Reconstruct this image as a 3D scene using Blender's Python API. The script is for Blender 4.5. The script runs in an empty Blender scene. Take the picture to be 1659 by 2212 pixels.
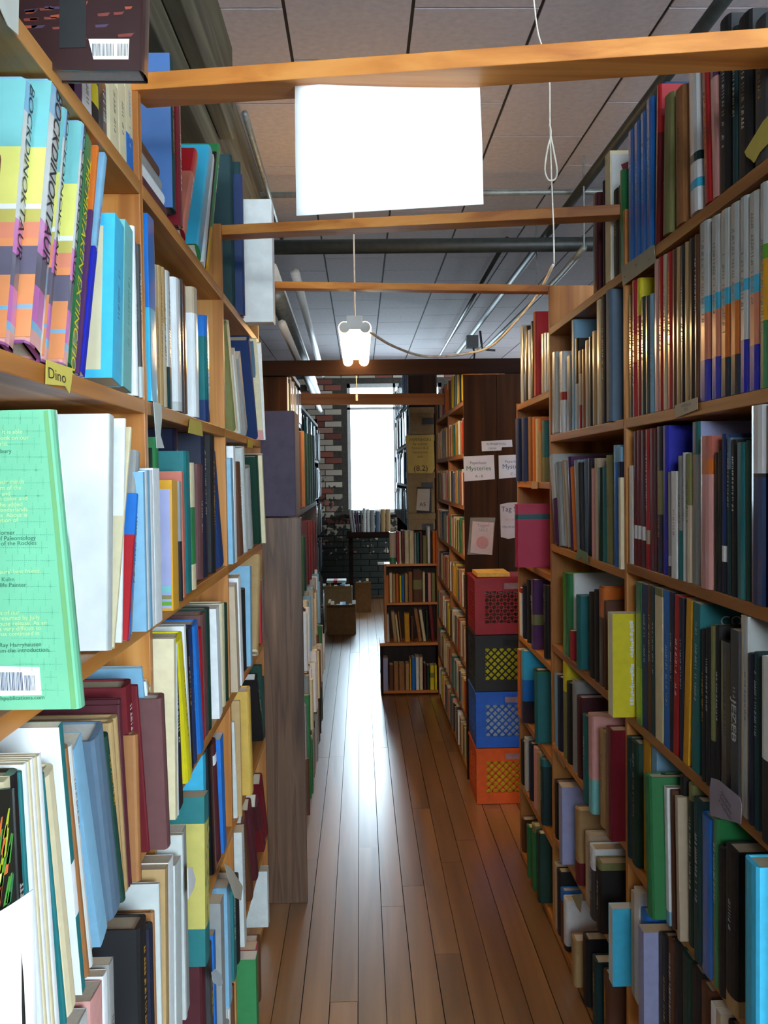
import bpy, bmesh, math, random
import numpy as np
from mathutils import Matrix, Vector

# ------------------------------------------------------------ camera
S = bpy.context.scene
C = S.collection
F = 2100.0; H = 1.47
def nrm(v):
    v = np.array(v, float); return v / np.linalg.norm(v)
Yc = nrm(((778 - 829.5) / F, -(1030 - 1106) / F, -1))
u_ = np.array([-.0135, 1, 0.]); u_[2] = -(u_[0] * Yc[0] + u_[1] * Yc[1]) / Yc[2]
Zc = nrm(u_); Xc = np.cross(Yc, Zc)
M = np.stack([Xc, Yc, Zc], 1)
EYE = np.array([0, 0, H])
def proj(p):
    c = M @ (np.array(p, float) - EYE)
    return 829.5 + F * c[0] / -c[2], 1106 - F * c[1] / -c[2]
def _ray(px, py): return M.T @ np.array([(px - 829.5) / F, -(py - 1106) / F, -1.])
def onx(px, py, X): d = _ray(px, py); return d * (X / d[0]) + EYE
def ony(px, py, Y): d = _ray(px, py); return d * (Y / d[1]) + EYE

cam = bpy.data.cameras.new('camera'); co = bpy.data.objects.new('camera', cam); C.objects.link(co)
cam.sensor_fit = 'HORIZONTAL'; cam.sensor_width = 36; cam.lens = F / 1659 * 36
cam.clip_start = .02
R = Matrix([list(r) for r in M.T]).to_4x4()
co.matrix_world = Matrix.Translation((0, 0, H)) @ R
S.camera = co

# ------------------------------------------------------------ world, lights, exposure
S.view_settings.view_transform = 'Standard'
S.view_settings.look = 'None'
S.view_settings.exposure = 0.14
S.view_settings.gamma = 1
S.view_settings.use_curve_mapping = False
w = bpy.data.worlds.new('overcast_sky'); S.world = w; w.use_nodes = True
w.node_tree.nodes['Background'].inputs[0].default_value = (.66, .86, 1, 1)
w.node_tree.nodes['Background'].inputs[1].default_value = 21.0
def area(name, loc, target, sx, sy, e, col):
    l = bpy.data.lights.new(name, 'AREA'); l.shape = 'RECTANGLE'; l.size = sx; l.size_y = sy
    l.energy = e; l.color = col
    o = bpy.data.objects.new(name, l); C.objects.link(o); o.location = loc
    o.rotation_euler = (Vector(target) - Vector(loc)).to_track_quat('-Z', 'Y').to_euler()
    return o
# daylight of the assumed unseen window behind the camera, added fills, far window's portal
area('window_daylight', (1.75, -2.5, 1.6), (-.3, 2.0, 1.3), 1.5, 1.6, 122, (.80, .92, 1))
area('added_upper_fill', (-.1, -2.5, 2.2), (.6, 2.6, 1.9), .9, .6, 46, (.88, .94, 1))  # weak fill added to lift the right upper shelves, its window made up
area('added_ceiling_fill', (3.5, 1.5, 2.0), (1.0, 3.5, 2.9), 1.6, 1.2, 60, (.96, .95, 1))  # unseen side fill added to brighten the ceiling
area('added_far_fill', (3.5, 10.9, 1.7), (-.4, 11.6, 1.6), 1.3, 1.4, 95, (.8, .92, 1))  # unseen fill added to lighten the brick wall and far end
pl = area('far_window_portal', (.43, 11.98, 1.82), (.43, 5, 1.82), 1.16, 1.6, 1, (1, 1, 1))
pl.data.cycles.is_portal = True

# ------------------------------------------------------------ materials
def new_mat(name):
    m = bpy.data.materials.new(name); m.use_nodes = True
    nt = m.node_tree; return m, nt, nt.nodes['Principled BSDF']
def N(nt, t, **k):
    n = nt.nodes.new(t)
    for a, b in k.items(): setattr(n, a, b)
    return n
def lin(c):
    return tuple(((x / 255) / 12.92 if x / 255 <= .04045 else ((x / 255 + .055) / 1.055) ** 2.4) for x in c)
def ramp(nt, fac, cols):
    r = N(nt, 'ShaderNodeValToRGB')
    e = r.color_ramp.elements
    while len(e) < len(cols): e.new(.5)
    for i, (p, c) in enumerate(cols):
        e[i].position = p; e[i].color = (*lin(c), 1)
    nt.links.new(fac, r.inputs[0]); return r.outputs[0]
def wood(name, cols, axis='Y', rough=.45, scale=1.0, spec=.4):
    """grain runs along the world axis"""
    m, nt, b = new_mat(name)
    g = N(nt, 'ShaderNodeNewGeometry'); mp = N(nt, 'ShaderNodeMapping')
    s = {'X': (1.2, 26, 26), 'Y': (26, 1.2, 26), 'Z': (26, 26, 1.2)}[axis]
    mp.inputs['Scale'].default_value = tuple(v * scale for v in s)
    oi = N(nt, 'ShaderNodeObjectInfo')
    vm = N(nt, 'ShaderNodeVectorMath', operation='SCALE'); vm.inputs[0].default_value = (13, 7, 5)
    nt.links.new(oi.outputs['Random'], vm.inputs['Scale'])
    va = N(nt, 'ShaderNodeVectorMath', operation='ADD')
    nt.links.new(g.outputs['Position'], va.inputs[0]); nt.links.new(vm.outputs[0], va.inputs[1])
    nt.links.new(va.outputs[0], mp.inputs['Vector'])
    n = N(nt, 'ShaderNodeTexNoise'); n.inputs['Scale'].default_value = 1; n.inputs['Detail'].default_value = 5
    n.inputs['Distortion'].default_value = .6
    nt.links.new(mp.outputs[0], n.inputs['Vector'])
    c = ramp(nt, n.outputs[0], cols)
    hs = N(nt, 'ShaderNodeHueSaturation'); nt.links.new(c, hs.inputs['Color'])
    mr = N(nt, 'ShaderNodeMapRange'); mr.inputs[3].default_value = .8; mr.inputs[4].default_value = 1.15
    nt.links.new(oi.outputs['Random'], mr.inputs[0]); nt.links.new(mr.outputs[0], hs.inputs['Value'])
    nt.links.new(hs.outputs[0], b.inputs['Base Color'])
    b.inputs['Roughness'].default_value = rough
    b.inputs['Specular IOR Level'].default_value = spec
    bp = N(nt, 'ShaderNodeBump'); bp.inputs['Strength'].default_value = .15; bp.inputs['Distance'].default_value = .002
    nt.links.new(n.outputs[0], bp.inputs['Height']); nt.links.new(bp.outputs[0], b.inputs['Normal'])
    return m
def plain(name, c, rough=.6, metal=0, noise=.12, nscale=30, emit=0, spec=.5, bump=0):
    m, nt, b = new_mat(name)
    n = N(nt, 'ShaderNodeTexNoise'); n.inputs['Scale'].default_value = nscale; n.inputs['Detail'].default_value = 4
    g = N(nt, 'ShaderNodeNewGeometry'); nt.links.new(g.outputs['Position'], n.inputs['Vector'])
    a = tuple(max(0, x * (1 - noise)) for x in c); z = tuple(min(255, x * (1 + noise)) for x in c)
    nt.links.new(ramp(nt, n.outputs[0], [(.3, a), (.7, z)]), b.inputs['Base Color'])
    b.inputs['Roughness'].default_value = rough; b.inputs['Metallic'].default_value = metal
    b.inputs['Specular IOR Level'].default_value = spec
    if emit:
        b.inputs['Emission Color'].default_value = (*lin(c), 1); b.inputs['Emission Strength'].default_value = emit
    if bump:
        bp = N(nt, 'ShaderNodeBump'); bp.inputs['Strength'].default_value = bump; bp.inputs['Distance'].default_value = .004
        nt.links.new(n.outputs[0], bp.inputs['Height']); nt.links.new(bp.outputs[0], b.inputs['Normal'])
    return m
def cover_mat(name, rough, coat, weave):
    m, nt, b = new_mat(name)
    at = N(nt, 'ShaderNodeAttribute'); at.attribute_name = 'Col'
    n = N(nt, 'ShaderNodeTexNoise'); n.inputs['Scale'].default_value = weave; n.inputs['Detail'].default_value = 6
    tc = N(nt, 'ShaderNodeTexCoord'); nt.links.new(tc.outputs['Object'], n.inputs['Vector'])
    mr = N(nt, 'ShaderNodeMapRange'); mr.inputs[3].default_value = .84; mr.inputs[4].default_value = 1.14
    nt.links.new(n.outputs[0], mr.inputs[0])
    hs = N(nt, 'ShaderNodeHueSaturation'); nt.links.new(at.outputs['Color'], hs.inputs['Color'])
    nt.links.new(mr.outputs[0], hs.inputs['Value']); nt.links.new(hs.outputs[0], b.inputs['Base Color'])
    b.inputs['Roughness'].default_value = rough
    b.inputs['Coat Weight'].default_value = coat; b.inputs['Coat Roughness'].default_value = .12
    return m
M_CLOTH = cover_mat('book_cloth', .62, .0, 60)
M_GLOSS = cover_mat('book_jacket', .3, .75, 18)
M_PAGES = cover_mat('book_pages', .85, 0, 240)
M_INK = cover_mat('printed_ink', .55, 0, 20)
M_PINE = wood('varnished_pine', [(.3, (146, 88, 34)), (.5, (186, 122, 54)), (.7, (205, 146, 76))], 'Y')
M_PINEZ = wood('varnished_pine_upright', [(.3, (148, 88, 36)), (.5, (184, 120, 56)), (.7, (204, 146, 80))], 'Z')
M_PINEX = wood('varnished_pine_beam', [(.3, (170, 96, 36)), (.5, (206, 130, 58)), (.7, (222, 152, 78))], 'X')
M_BACK = wood('dark_stained_board', [(.3, (40, 24, 14)), (.7, (74, 46, 26))], 'Z', .6)
M_DARKX = wood('dark_stained_header', [(.3, (20, 11, 10)), (.7, (42, 24, 19))], 'X', .75, 1, .12)
M_DARKZ = wood('walnut_stain', [(.25, (26, 14, 8)), (.5, (44, 25, 13)), (.75, (70, 38, 18))], 'Z', .7, .7, .12)
M_LAM = wood('woodgrain_laminate', [(.3, (62, 42, 30)), (.46, (104, 76, 56)), (.52, (74, 50, 36)), (.7, (124, 92, 68))], 'Z', .4, .8)
M_FLOORP = wood('worn_floorboard', [(.25, (104, 68, 38)), (.5, (146, 102, 60)), (.75, (170, 124, 78))], 'Y', .3, .6, 1.0)
b_ = M_FLOORP.node_tree.nodes['Principled BSDF']; b_.inputs['Coat Weight'].default_value = .7; b_.inputs['Coat Roughness'].default_value = .3
M_SUB = plain('dark_subfloor', (26, 18, 12), .9)
M_TIMBER = wood('old_painted_timber', [(.3, (58, 54, 40)), (.5, (88, 84, 66)), (.7, (120, 116, 96))], 'Y', .8, .8)
M_CEILB = plain('ceiling_gap_black', (34, 26, 24), .9)
M_CEIL = plain('ceiling_fibreboard', (176, 168, 172), .85, noise=.04, nscale=40, bump=.04)
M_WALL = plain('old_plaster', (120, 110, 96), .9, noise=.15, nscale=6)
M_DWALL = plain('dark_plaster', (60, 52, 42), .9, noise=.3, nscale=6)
M_PIPE = plain('dark_iron_pipe', (52, 56, 54), .5, .3)
M_GREYP = plain('galvanised_pipe', (120, 126, 124), .45, .4)
M_WHITE = plain('white_paint', (225, 228, 226), .5, noise=.03)
M_PAPER = plain('white_paper', (240, 242, 242), .7, noise=.015, nscale=4)
M_CORD = plain('white_cord', (215, 205, 190), .7)
M_BLACK = plain('black_plastic', (24, 24, 26), .4)
M_TUBE = plain('fluorescent_tube', (255, 208, 140), .4, noise=0, emit=26)
M_CARD = plain('brown_cardboard', (150, 112, 70), .85, noise=.08)
M_CARD2 = plain('grey_archive_board', (160, 138, 100), .85, noise=.06)
M_METAL = plain('screw_metal', (150, 150, 150), .3, .9)
def glass_mat():
    m, nt, b = new_mat('window_glass')
    t = N(nt, 'ShaderNodeBsdfTransparent'); g = N(nt, 'ShaderNodeBsdfGlossy'); g.inputs['Roughness'].default_value = .03
    f = N(nt, 'ShaderNodeFresnel'); mx = N(nt, 'ShaderNodeMixShader')
    nt.links.new(f.outputs[0], mx.inputs[0]); nt.links.new(t.outputs[0], mx.inputs[1]); nt.links.new(g.outputs[0], mx.inputs[2])
    nt.links.new(mx.outputs[0], nt.nodes['Material Output'].inputs[0])
    return m
M_GLASS = glass_mat()
def plastic_bag():
    m, nt, b = new_mat('clear_plastic')
    b.inputs['Roughness'].default_value = .12; b.inputs['Alpha'].default_value = .28
    n = N(nt, 'ShaderNodeTexNoise'); n.inputs['Scale'].default_value = 22
    bp = N(nt, 'ShaderNodeBump'); bp.inputs['Strength'].default_value = .8; bp.inputs['Distance'].default_value = .01
    nt.links.new(n.outputs[0], bp.inputs['Height']); nt.links.new(bp.outputs[0], b.inputs['Normal'])
    return m
M_BAG = plastic_bag()
def brick_mat():
    m, nt, b = new_mat('old_brick')
    oi = N(nt, 'ShaderNodeObjectInfo'); g = N(nt, 'ShaderNodeNewGeometry')
    n = N(nt, 'ShaderNodeTexNoise'); n.inputs['Scale'].default_value = 14; n.inputs['Detail'].default_value = 5
    nt.links.new(g.outputs['Position'], n.inputs['Vector'])
    c = ramp(nt, oi.outputs['Random'], [(0, (214, 204, 186)), (.5, (180, 168, 152)), (.62, (160, 96, 80)), (1, (120, 70, 60))])
    sx = N(nt, 'ShaderNodeSeparateXYZ'); nt.links.new(g.outputs['Position'], sx.inputs[0])
    # flaking dark green paint below the sill
    ad = N(nt, 'ShaderNodeMath', operation='MULTIPLY_ADD'); ad.inputs[1].default_value = 3.4
    nt.links.new(n.outputs[0], ad.inputs[0]); nt.links.new(sx.outputs['Z'], ad.inputs[2])
    st = N(nt, 'ShaderNodeMath', operation='LESS_THAN'); st.inputs[1].default_value = 2.65
    nt.links.new(ad.outputs[0], st.inputs[0])
    mx = N(nt, 'ShaderNodeMix', data_type='RGBA')
    nt.links.new(st.outputs[0], mx.inputs[0]); nt.links.new(c, mx.inputs[6]); mx.inputs[7].default_value = (*lin((52, 60, 56)), 1)
    nt.links.new(mx.outputs[2], b.inputs['Base Color']); b.inputs['Roughness'].default_value = .9
    return m
M_BRICK = brick_mat()

# ------------------------------------------------------------ helpers
PAL = dict(w=((232, 236, 238), 'white'), cr=((222, 210, 172), 'cream'), tn=((178, 146, 98), 'tan'),
    bg=((192, 174, 148), 'beige'), gy=((150, 152, 150), 'grey'), sg=((196, 202, 200), 'silver-grey'), dg=((66, 66, 68), 'charcoal'),
    k=((24, 24, 27), 'black'), lb=((128, 178, 208), 'pale blue'), cy=((62, 186, 226), 'bright cyan'),
    bl=((26, 112, 200), 'mid blue'), db=((26, 52, 100), 'dark blue'), nv=((22, 28, 52), 'navy'),
    rb=((26, 34, 176), 'royal blue'), te=((24, 112, 116), 'teal'), dt=((16, 58, 62), 'deep teal'),
    gn=((44, 124, 70), 'green'), dgn=((14, 58, 46), 'bottle green'), lg=((92, 160, 40), 'lime green'),
    mt=((112, 196, 150), 'mint green'), ol=((128, 128, 78), 'olive'), ye=((222, 206, 24), 'yellow'),
    go=((216, 156, 24), 'golden'), og=((214, 112, 36), 'orange'), rd=((178, 22, 34), 'red'),
    dr=((108, 18, 30), 'dark red'), mr=((80, 26, 36), 'maroon'), pk=((200, 60, 96), 'pink'),
    lp=((214, 156, 150), 'rose pink'), br=((96, 58, 36), 'brown'), lbr=((156, 104, 58), 'light brown'),
    pp=((84, 44, 96), 'purple'), lav=((158, 164, 206), 'lavender'), sb=((92, 116, 138), 'slate blue'),
    pe=((226, 140, 110), 'peach'), ta=((120, 190, 190), 'pale turquoise'), pur=((104, 98, 116), 'dusky purple'), py=((226, 222, 120), 'pale yellow'), oc=((234, 150, 96), 'soft orange'), mg=((196, 112, 176), 'orchid'), my=((196, 184, 96), 'map yellow'), ft=((206, 168, 78), 'buff yellow'),
    plu=((104, 66, 66), 'plum brown'), sal=((196, 110, 92), 'salmon'))
def col(c): return lin(PAL[c][0])
class MB:
    def __init__(s): s.v = []; s.f = []; s.c = []; s.m = []
    def poly(s, vs, fs, c=(1, 1, 1), mat=0):
        o = len(s.v); s.v += [tuple(v) for v in vs]
        for i, f in enumerate(fs):
            s.f.append([o + a for a in f]); s.c.append(c[i] if isinstance(c, list) else c); s.m.append(mat)
    def box(s, x0, x1, y0, y1, z0, z1, c=(1, 1, 1), mat=0):
        s.poly([(x0, y0, z0), (x1, y0, z0), (x1, y1, z0), (x0, y1, z0), (x0, y0, z1), (x1, y0, z1), (x1, y1, z1), (x0, y1, z1)],
               [(0, 3, 2, 1), (4, 5, 6, 7), (0, 1, 5, 4), (1, 2, 6, 5), (2, 3, 7, 6), (3, 0, 4, 7)], c, mat)
    def bar(s, a, b, wd, th, up=(0, 0, 1), c=(1, 1, 1)):
        a = Vector(a); b = Vector(b); d = (b - a).normalized(); up = Vector(up)
        x = d.cross(up).normalized() * wd / 2; z = up.normalized() * th / 2
        vs = [p + i * x + j * z for p in (a, b) for i, j in ((-1, -1), (1, -1), (1, 1), (-1, 1))]
        s.poly(vs, [(0, 1, 2, 3), (7, 6, 5, 4), (0, 4, 5, 1), (1, 5, 6, 2), (2, 6, 7, 3), (3, 7, 4, 0)], c)
    def tube(s, pts, r, n=10, c=(1, 1, 1)):
        pts = [Vector(p) for p in pts]; rr = r if isinstance(r, list) else [r] * len(pts)
        vs = []; fs = []
        for i, p in enumerate(pts):
            d = (pts[min(i + 1, len(pts) - 1)] - pts[max(i - 1, 0)]).normalized()
            u = d.orthogonal().normalized() if i == 0 else (u - d * u.dot(d)).normalized()
            q = d.cross(u)
            vs += [p + rr[i] * (math.cos(2 * math.pi * k / n) * u + math.sin(2 * math.pi * k / n) * q) for k in range(n)]
        for i in range(len(pts) - 1):
            for k in range(n):
                a = i * n + k; b = i * n + (k + 1) % n
                fs.append((a, b, b + n, a + n))
        fs.append(tuple(range(n))[::-1]); fs.append(tuple(range((len(pts) - 1) * n, len(pts) * n)))
        s.poly(vs, fs, c)
    def mesh(s, name, mats, smooth=False):
        me = bpy.data.meshes.new(name); me.from_pydata(s.v, [], s.f)
        if not isinstance(mats, (list, tuple)): mats = [mats]
        for m in mats: me.materials.append(m)
        ca = me.color_attributes.new('Col', 'FLOAT_COLOR', 'CORNER')
        arr = []
        for f, c in zip(s.f, s.c): arr += [c[0], c[1], c[2], 1.0] * len(f)
        ca.data.foreach_set('color', arr)
        me.polygons.foreach_set('material_index', s.m)
        if smooth: me.polygons.foreach_set('use_smooth', [True] * len(s.f))
        me.update(); return me
    def obj(s, name, mats, parent=None, smooth=False):
        o = bpy.data.objects.new(name, s.mesh(name, mats, smooth)); C.objects.link(o)
        if parent: o.parent = parent
        return o
LABELS = {}
def tag(o, label, cat, group=None):
    if label in LABELS: print('DUPLABEL', label)
    LABELS[label] = 1
    o['label'] = label; o['category'] = cat
    if group: o['group'] = group
    return o
def thing(name, label, cat, loc=(0, 0, 0), group=None):
    o = bpy.data.objects.new(name, None); C.objects.link(o); o.location = loc; o.empty_display_size = .05
    return tag(o, label, cat, group)
def struct(o): o['kind'] = 'structure'; return o
def rebase(o, loc):
    """put a top-level mesh's origin at loc without moving it"""
    o.data.transform(Matrix.Translation([-a for a in loc])); o.location = loc; return o
def bx(name, x0, x1, y0, y1, z0, z1, m, parent=None, bevel=0, c=(1, 1, 1)):
    b = MB(); cx, cy, cz = (x0 + x1) / 2, (y0 + y1) / 2, z0
    px, py, pz = parent.location if parent else (0, 0, 0)
    b.box(x0 - cx, x1 - cx, y0 - cy, y1 - cy, 0, z1 - z0, c)
    o = b.obj(name, m, parent); o.location = (cx - px, cy - py, cz - pz)
    if bevel:
        md = o.modifiers.new('bevel', 'BEVEL'); md.width = bevel; md.segments = 2; md.limit_method = 'NONE'
    return o
def text(s, size, parent, mat, loc, rot, name='lettering', colr=(0, 0, 0), sx=1):
    cu = bpy.data.curves.new(name, 'FONT'); cu.body = s; cu.size = size; cu.align_x = 'CENTER'; cu.align_y = 'CENTER'
    cu.resolution_u = 3
    o = bpy.data.objects.new(name, cu); C.objects.link(o)
    dg = bpy.context.evaluated_depsgraph_get()
    me = bpy.data.meshes.new_from_object(o.evaluated_get(dg))
    C.objects.unlink(o); bpy.data.objects.remove(o)
    ca = me.color_attributes.new('Col', 'FLOAT_COLOR', 'CORNER')
    ca.data.foreach_set('color', [*colr, 1.0] * len(me.loops))
    me.materials.clear(); me.materials.append(mat)
    o = bpy.data.objects.new(name, me); C.objects.link(o)
    if parent:
        o.parent = parent
    o.location = loc; o.rotation_euler = rot; o.scale = (sx, 1, 1)
    return o
FACE_CAM = (math.pi / 2, 0, 0)          # text readable when looking along +Y
def poly_sheet(name, pts, plane, val, c, label=None, cat=None, mat=None, parent=None, th=.0008, toward=None):
    """flat sheet cut to a polygon; corners are given where the sheet hangs in the room"""
    f = onx if plane == 'X' else ony
    P = [Vector(f(px, py, val)) for px, py in pts]
    n = Vector((1, 0, 0)) if plane == 'X' else Vector((0, 1, 0))
    base = sum(P, Vector()) / len(P)
    off = parent.location if parent else Vector()
    b = MB(); k = len(P)
    vs = [p - base for p in P] + [p - base + n * th for p in P]
    b.poly(vs, [tuple(range(k)), tuple(range(2 * k - 1, k - 1, -1))] + [(i, i + k, (i + 1) % k + k, (i + 1) % k) for i in range(k)], c)
    o = b.obj(name, mat or M_INK, parent); o.location = base - off
    if label: tag(o, label, cat)
    return o, base

# ------------------------------------------------------------ room shell
rnd = random.Random(4)
floor = struct(bx('floor', -1.3, 3.6, -2.6, 12.05, -.06, -.012, M_SUB))
ub = MB(); ub.box(-.5, .5, -.5, .5, 0, 1); plank_me = ub.mesh('floor_plank', M_FLOORP)
PW = .0785
i = 0
for k in range(-10, 14):
    y = 1.2 - rnd.uniform(0, 1.6); x = k * PW + .012
    while y < 12:
        L = rnd.uniform(1.3, 3.1); y1 = min(y + L, 12)
        o = bpy.data.objects.new('plank', plank_me); C.objects.link(o); o.parent = floor
        o.scale = (PW - rnd.uniform(.0012, .003), y1 - y - .0015, .0118 + rnd.uniform(-.0004, .0006))
        o.location = (x - 1.15, (y + y1) / 2 - 4.725, .048)
        y = y1; i += 1
ceil = struct(bx('ceiling', -1.3, 3.6, -2.6, 12.05, 2.9055, 2.98, M_CEILB))
ub = MB(); ub.box(-.5, .5, -.5, .5, 0, 1); tile_me = ub.mesh('ceiling_tile', M_CEIL)
for k in range(-3, 8):
    x0 = -.212 + .3935 * k
    for j in range(0, 15):
        y0 = 1.5 + .757 * j + (.38 if k % 2 == 0 else .01)
        y1 = min(y0 + .757, 12.0)
        if y1 - y0 < .05: continue
        o = bpy.data.objects.new('ceiling_tile', tile_me); C.objects.link(o); o.parent = ceil
        o.scale = (.3935 - .011, y1 - y0 - .011, .0052)
        o.location = (x0 + .197 - 1.15, (y0 + y1) / 2 - 4.725, -.0055)
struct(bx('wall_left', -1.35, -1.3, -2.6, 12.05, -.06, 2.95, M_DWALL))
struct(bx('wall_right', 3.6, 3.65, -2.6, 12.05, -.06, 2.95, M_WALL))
# wall behind the camera: assumed big window, and a small one added for fill
wb = MB()
for a in ((-1.3, -.55, 0, 2.95), (2.5, 3.6, 0, 2.95), (1.0, 2.5, 0, .8), (1.0, 2.5, 2.4, 2.95), (.35, 1.0, 0, 2.95), (-.55, .35, 0, 1.9), (-.55, .35, 2.5, 2.95)):
    wb.box(a[0], a[1], -2.65, -2.6, a[2] or -.06, a[3])
struct(wb.obj('wall_back', M_WALL))
# far wall of brick with a window
WX0, WX1, WZ0, WZ1 = -.15, 1.02, 1.02, 2.62
wb = MB()
for a in ((-1.3, WX0, 0, 2.95), (WX1, 3.6, 0, 2.95), (WX0, WX1, 0, WZ0), (WX0, WX1, WZ1, 2.95)):
    wb.box(a[0], a[1], 12.03, 12.25, a[2] or -.06, a[3])
wf = struct(wb.obj('wall_far', plain('old_mortar', (74, 70, 64), .95)))
ub = MB(); ub.box(-.5, .5, -.5, .5, 0, 1); brick_me = ub.mesh('brick', M_BRICK)
nb = 0
for r in range(39):
    z = .004 + r * .0745
    for k in range(-4, 6):
        x = k * .212 + (.106 if r % 2 else 0); cx = x + .1
        inwin = z > WZ0 - .07 and z < WZ1 and cx > WX0 - .1 and cx < WX1 + .1
        if cx < -.66 or inwin or (cx > .62 and z < WZ1) : continue
        nb += 1
        o = bpy.data.objects.new('brick', brick_me); C.objects.link(o); o.parent = wf
        o.scale = (.202, .03 + rnd.uniform(0, .012), .064); o.location = (cx, 12.028, z)
print('bricks', nb)
win = struct(bx('window_1', WX0, WX1, 12.1, 12.112, WZ0, WZ1, M_GLASS))
wm = MB()
for a in ((WX0, WX0 + .04, WZ0, WZ1), (WX1 - .04, WX1, WZ0, WZ1), (WX0, WX1, WZ0, WZ0 + .04), (WX0, WX1, WZ1 - .05, WZ1),
          (WX0, WX1, 2.30, 2.33), (.42, .45, WZ0, WZ1)):
    wm.box(a[0] - .435, a[1] - .435, -.03, .03, a[2] - WZ0, a[3] - WZ0)
wm.obj('window_frame', M_WHITE, win)
bx('window_sill', WX0 - .04, WX1 + .04, 11.86, 12.03, WZ0 - .05, WZ0 - .01, M_DARKX, win)
# second window, behind the camera, and three unseen ones added to carry fill light
w2 = struct(bx('window_2', 1.0, 2.5, -2.63, -2.62, .8, 2.4, M_GLASS)); w4 = struct(bx('added_window_4', 3.585, 3.598, 10.2, 11.6, 1.0, 2.4, M_GLASS)); w5 = struct(bx('added_window_5', 3.585, 3.598, .7, 2.3, 1.4, 2.6, M_GLASS)); w3 = struct(bx('added_window_3', -.55, .35, -2.63, -2.62, 1.9, 2.5, M_GLASS))

# ------------------------------------------------------------ bookcases
def bookcase(name, label, side, X, Y0, Y1, zs, ztop, zback, depth, far_panel=False, mats=None, th=.02, near_top=None, base=0.0, mid=None):
    """side +1: stands on the right (front faces -X); side -1: on the left"""
    mY, mZ, mB = mats or (M_PINE, M_PINEZ, M_BACK)
    t = thing(name, label, 'bookcase', (X + side * depth / 2, (Y0 + Y1) / 2, 0))
    xf, xb = X, X + side * depth; xs = sorted((xf, xb))
    bx('side_panel', xs[0], xs[1], Y0 - th / 2, Y0 + th / 2, base, near_top or ztop, mZ, t, .0015)
    if far_panel: bx('side_panel', xs[0], xs[1], Y1 - th / 2, Y1 + th / 2, base, ztop, mZ, t, .0015)
    for z in zs:
        bx('shelf', xs[0], xs[1], Y0 + th / 2 + .0005, Y1 - th / 2 - .0005, z - .022, z, mY, t, .0015)
    bs = sorted((xb, xb + side * .008))
    bx('back_panel', bs[0], bs[1], Y0 - th / 2, Y1 + (th / 2 if far_panel else -th / 2 - .0005), base, zback, mB, t)
    if mid: bx('divider', xs[0], xs[1], mid - th / 2, mid + th / 2, base, ztop, mZ, t, .0015)
    return t
LX = -.335; RX = .60
ZL = [1.935, 1.595, 1.252, .92, .592, .26, .03]
bookcase('bookcase', 'left-hand pine bookcase nearest the camera, marked with yellow handwritten tape', -1, LX, .60, 1.544, ZL, 2.10, 1.93, .27)
bookcase('bookcase', 'left-hand pine bookcase second from the camera, pale paper slip hanging at its near post', -1, LX, 1.544, 2.445, ZL, 2.10, 1.93, .27)
bookcase('bookcase', 'left-hand pine bookcase third from the camera, beside the wood-grain end panel', -1, LX, 2.445, 3.30, ZL, 2.10, 1.93, .27, True)
ZR = [1.927, 1.593, 1.268, .925, .60, .31, .03]
bookcase('bookcase', 'right-hand pine bookcase nearest the camera, grey tape on its top shelf', 1, RX, 1.27, 2.19, ZR, 2.09, 1.92, .27)
bookcase('bookcase', 'right-hand pine bookcase second from the camera, holding the big yellow book', 1, RX, 2.19, 3.06, [1.927, 1.593, 1.25, .934, .62, .325, .03], 2.06, 1.92, .27)
bookcase('bookcase', 'right-hand narrow pine bookcase beside the stacked milk crates', 1, RX, 3.06, 3.70, [1.735, 1.445, 1.15, .86, .56, .29, .03], 1.74, 1.73, .27, True, near_top=2.06)
DK = (M_DARKZ, M_DARKZ, M_BACK)
PM = (M_PINE, M_PINEZ, M_PINEZ)
ZM = [1.83, 1.575, 1.325, 1.08, .82, .555, .30, .05]
mys = bookcase('bookcase', 'tall bookcase of paperbacks with dark panelled end pinned with paper signs', 1, .50, 4.67, 6.38, ZM, 1.955, 1.93, .2, True, PM, mid=5.5)
# its wide dark end, built of two boards
bx('end_board', .498, .655, 4.64, 4.658, 0, 1.95, M_DARKZ, mys, .001)
bx('end_board', .658, .90, 4.64, 4.658, 0, 1.95, M_DARKZ, mys, .001)
# low case with wood-grain laminate end on the left
ZLo = [1.33, .98, .66, .34, .05]
low = bookcase('low_bookcase', 'low left bookcase with wood-grain laminate end panel facing the camera', -1, -.26, 3.355, 5.75, ZLo, 1.33, 1.3, .27, True, (M_DARKZ, M_LAM, M_BACK))
bx('end_panel', -.47, -.203, 3.315, 3.341, .0, 1.335, M_LAM, low, .002)
# dark upright and shelves further along on the left
up = bookcase('bookcase', 'dark left bookcase beyond the low one, under the dark header board', -1, -.345, 4.70, 5.75, [1.78, 2.02], 2.02, 2.0, .25, True, (M_PINE, M_DARKZ, M_BACK), base=1.335)
t = tag(bx('header_board', -.60, .92, 4.66, 4.70, 1.956, 2.028, M_DARKX, None, .002), 'dark brown header board spanning the aisle at the end of the pine shelves', 'beam')

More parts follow.
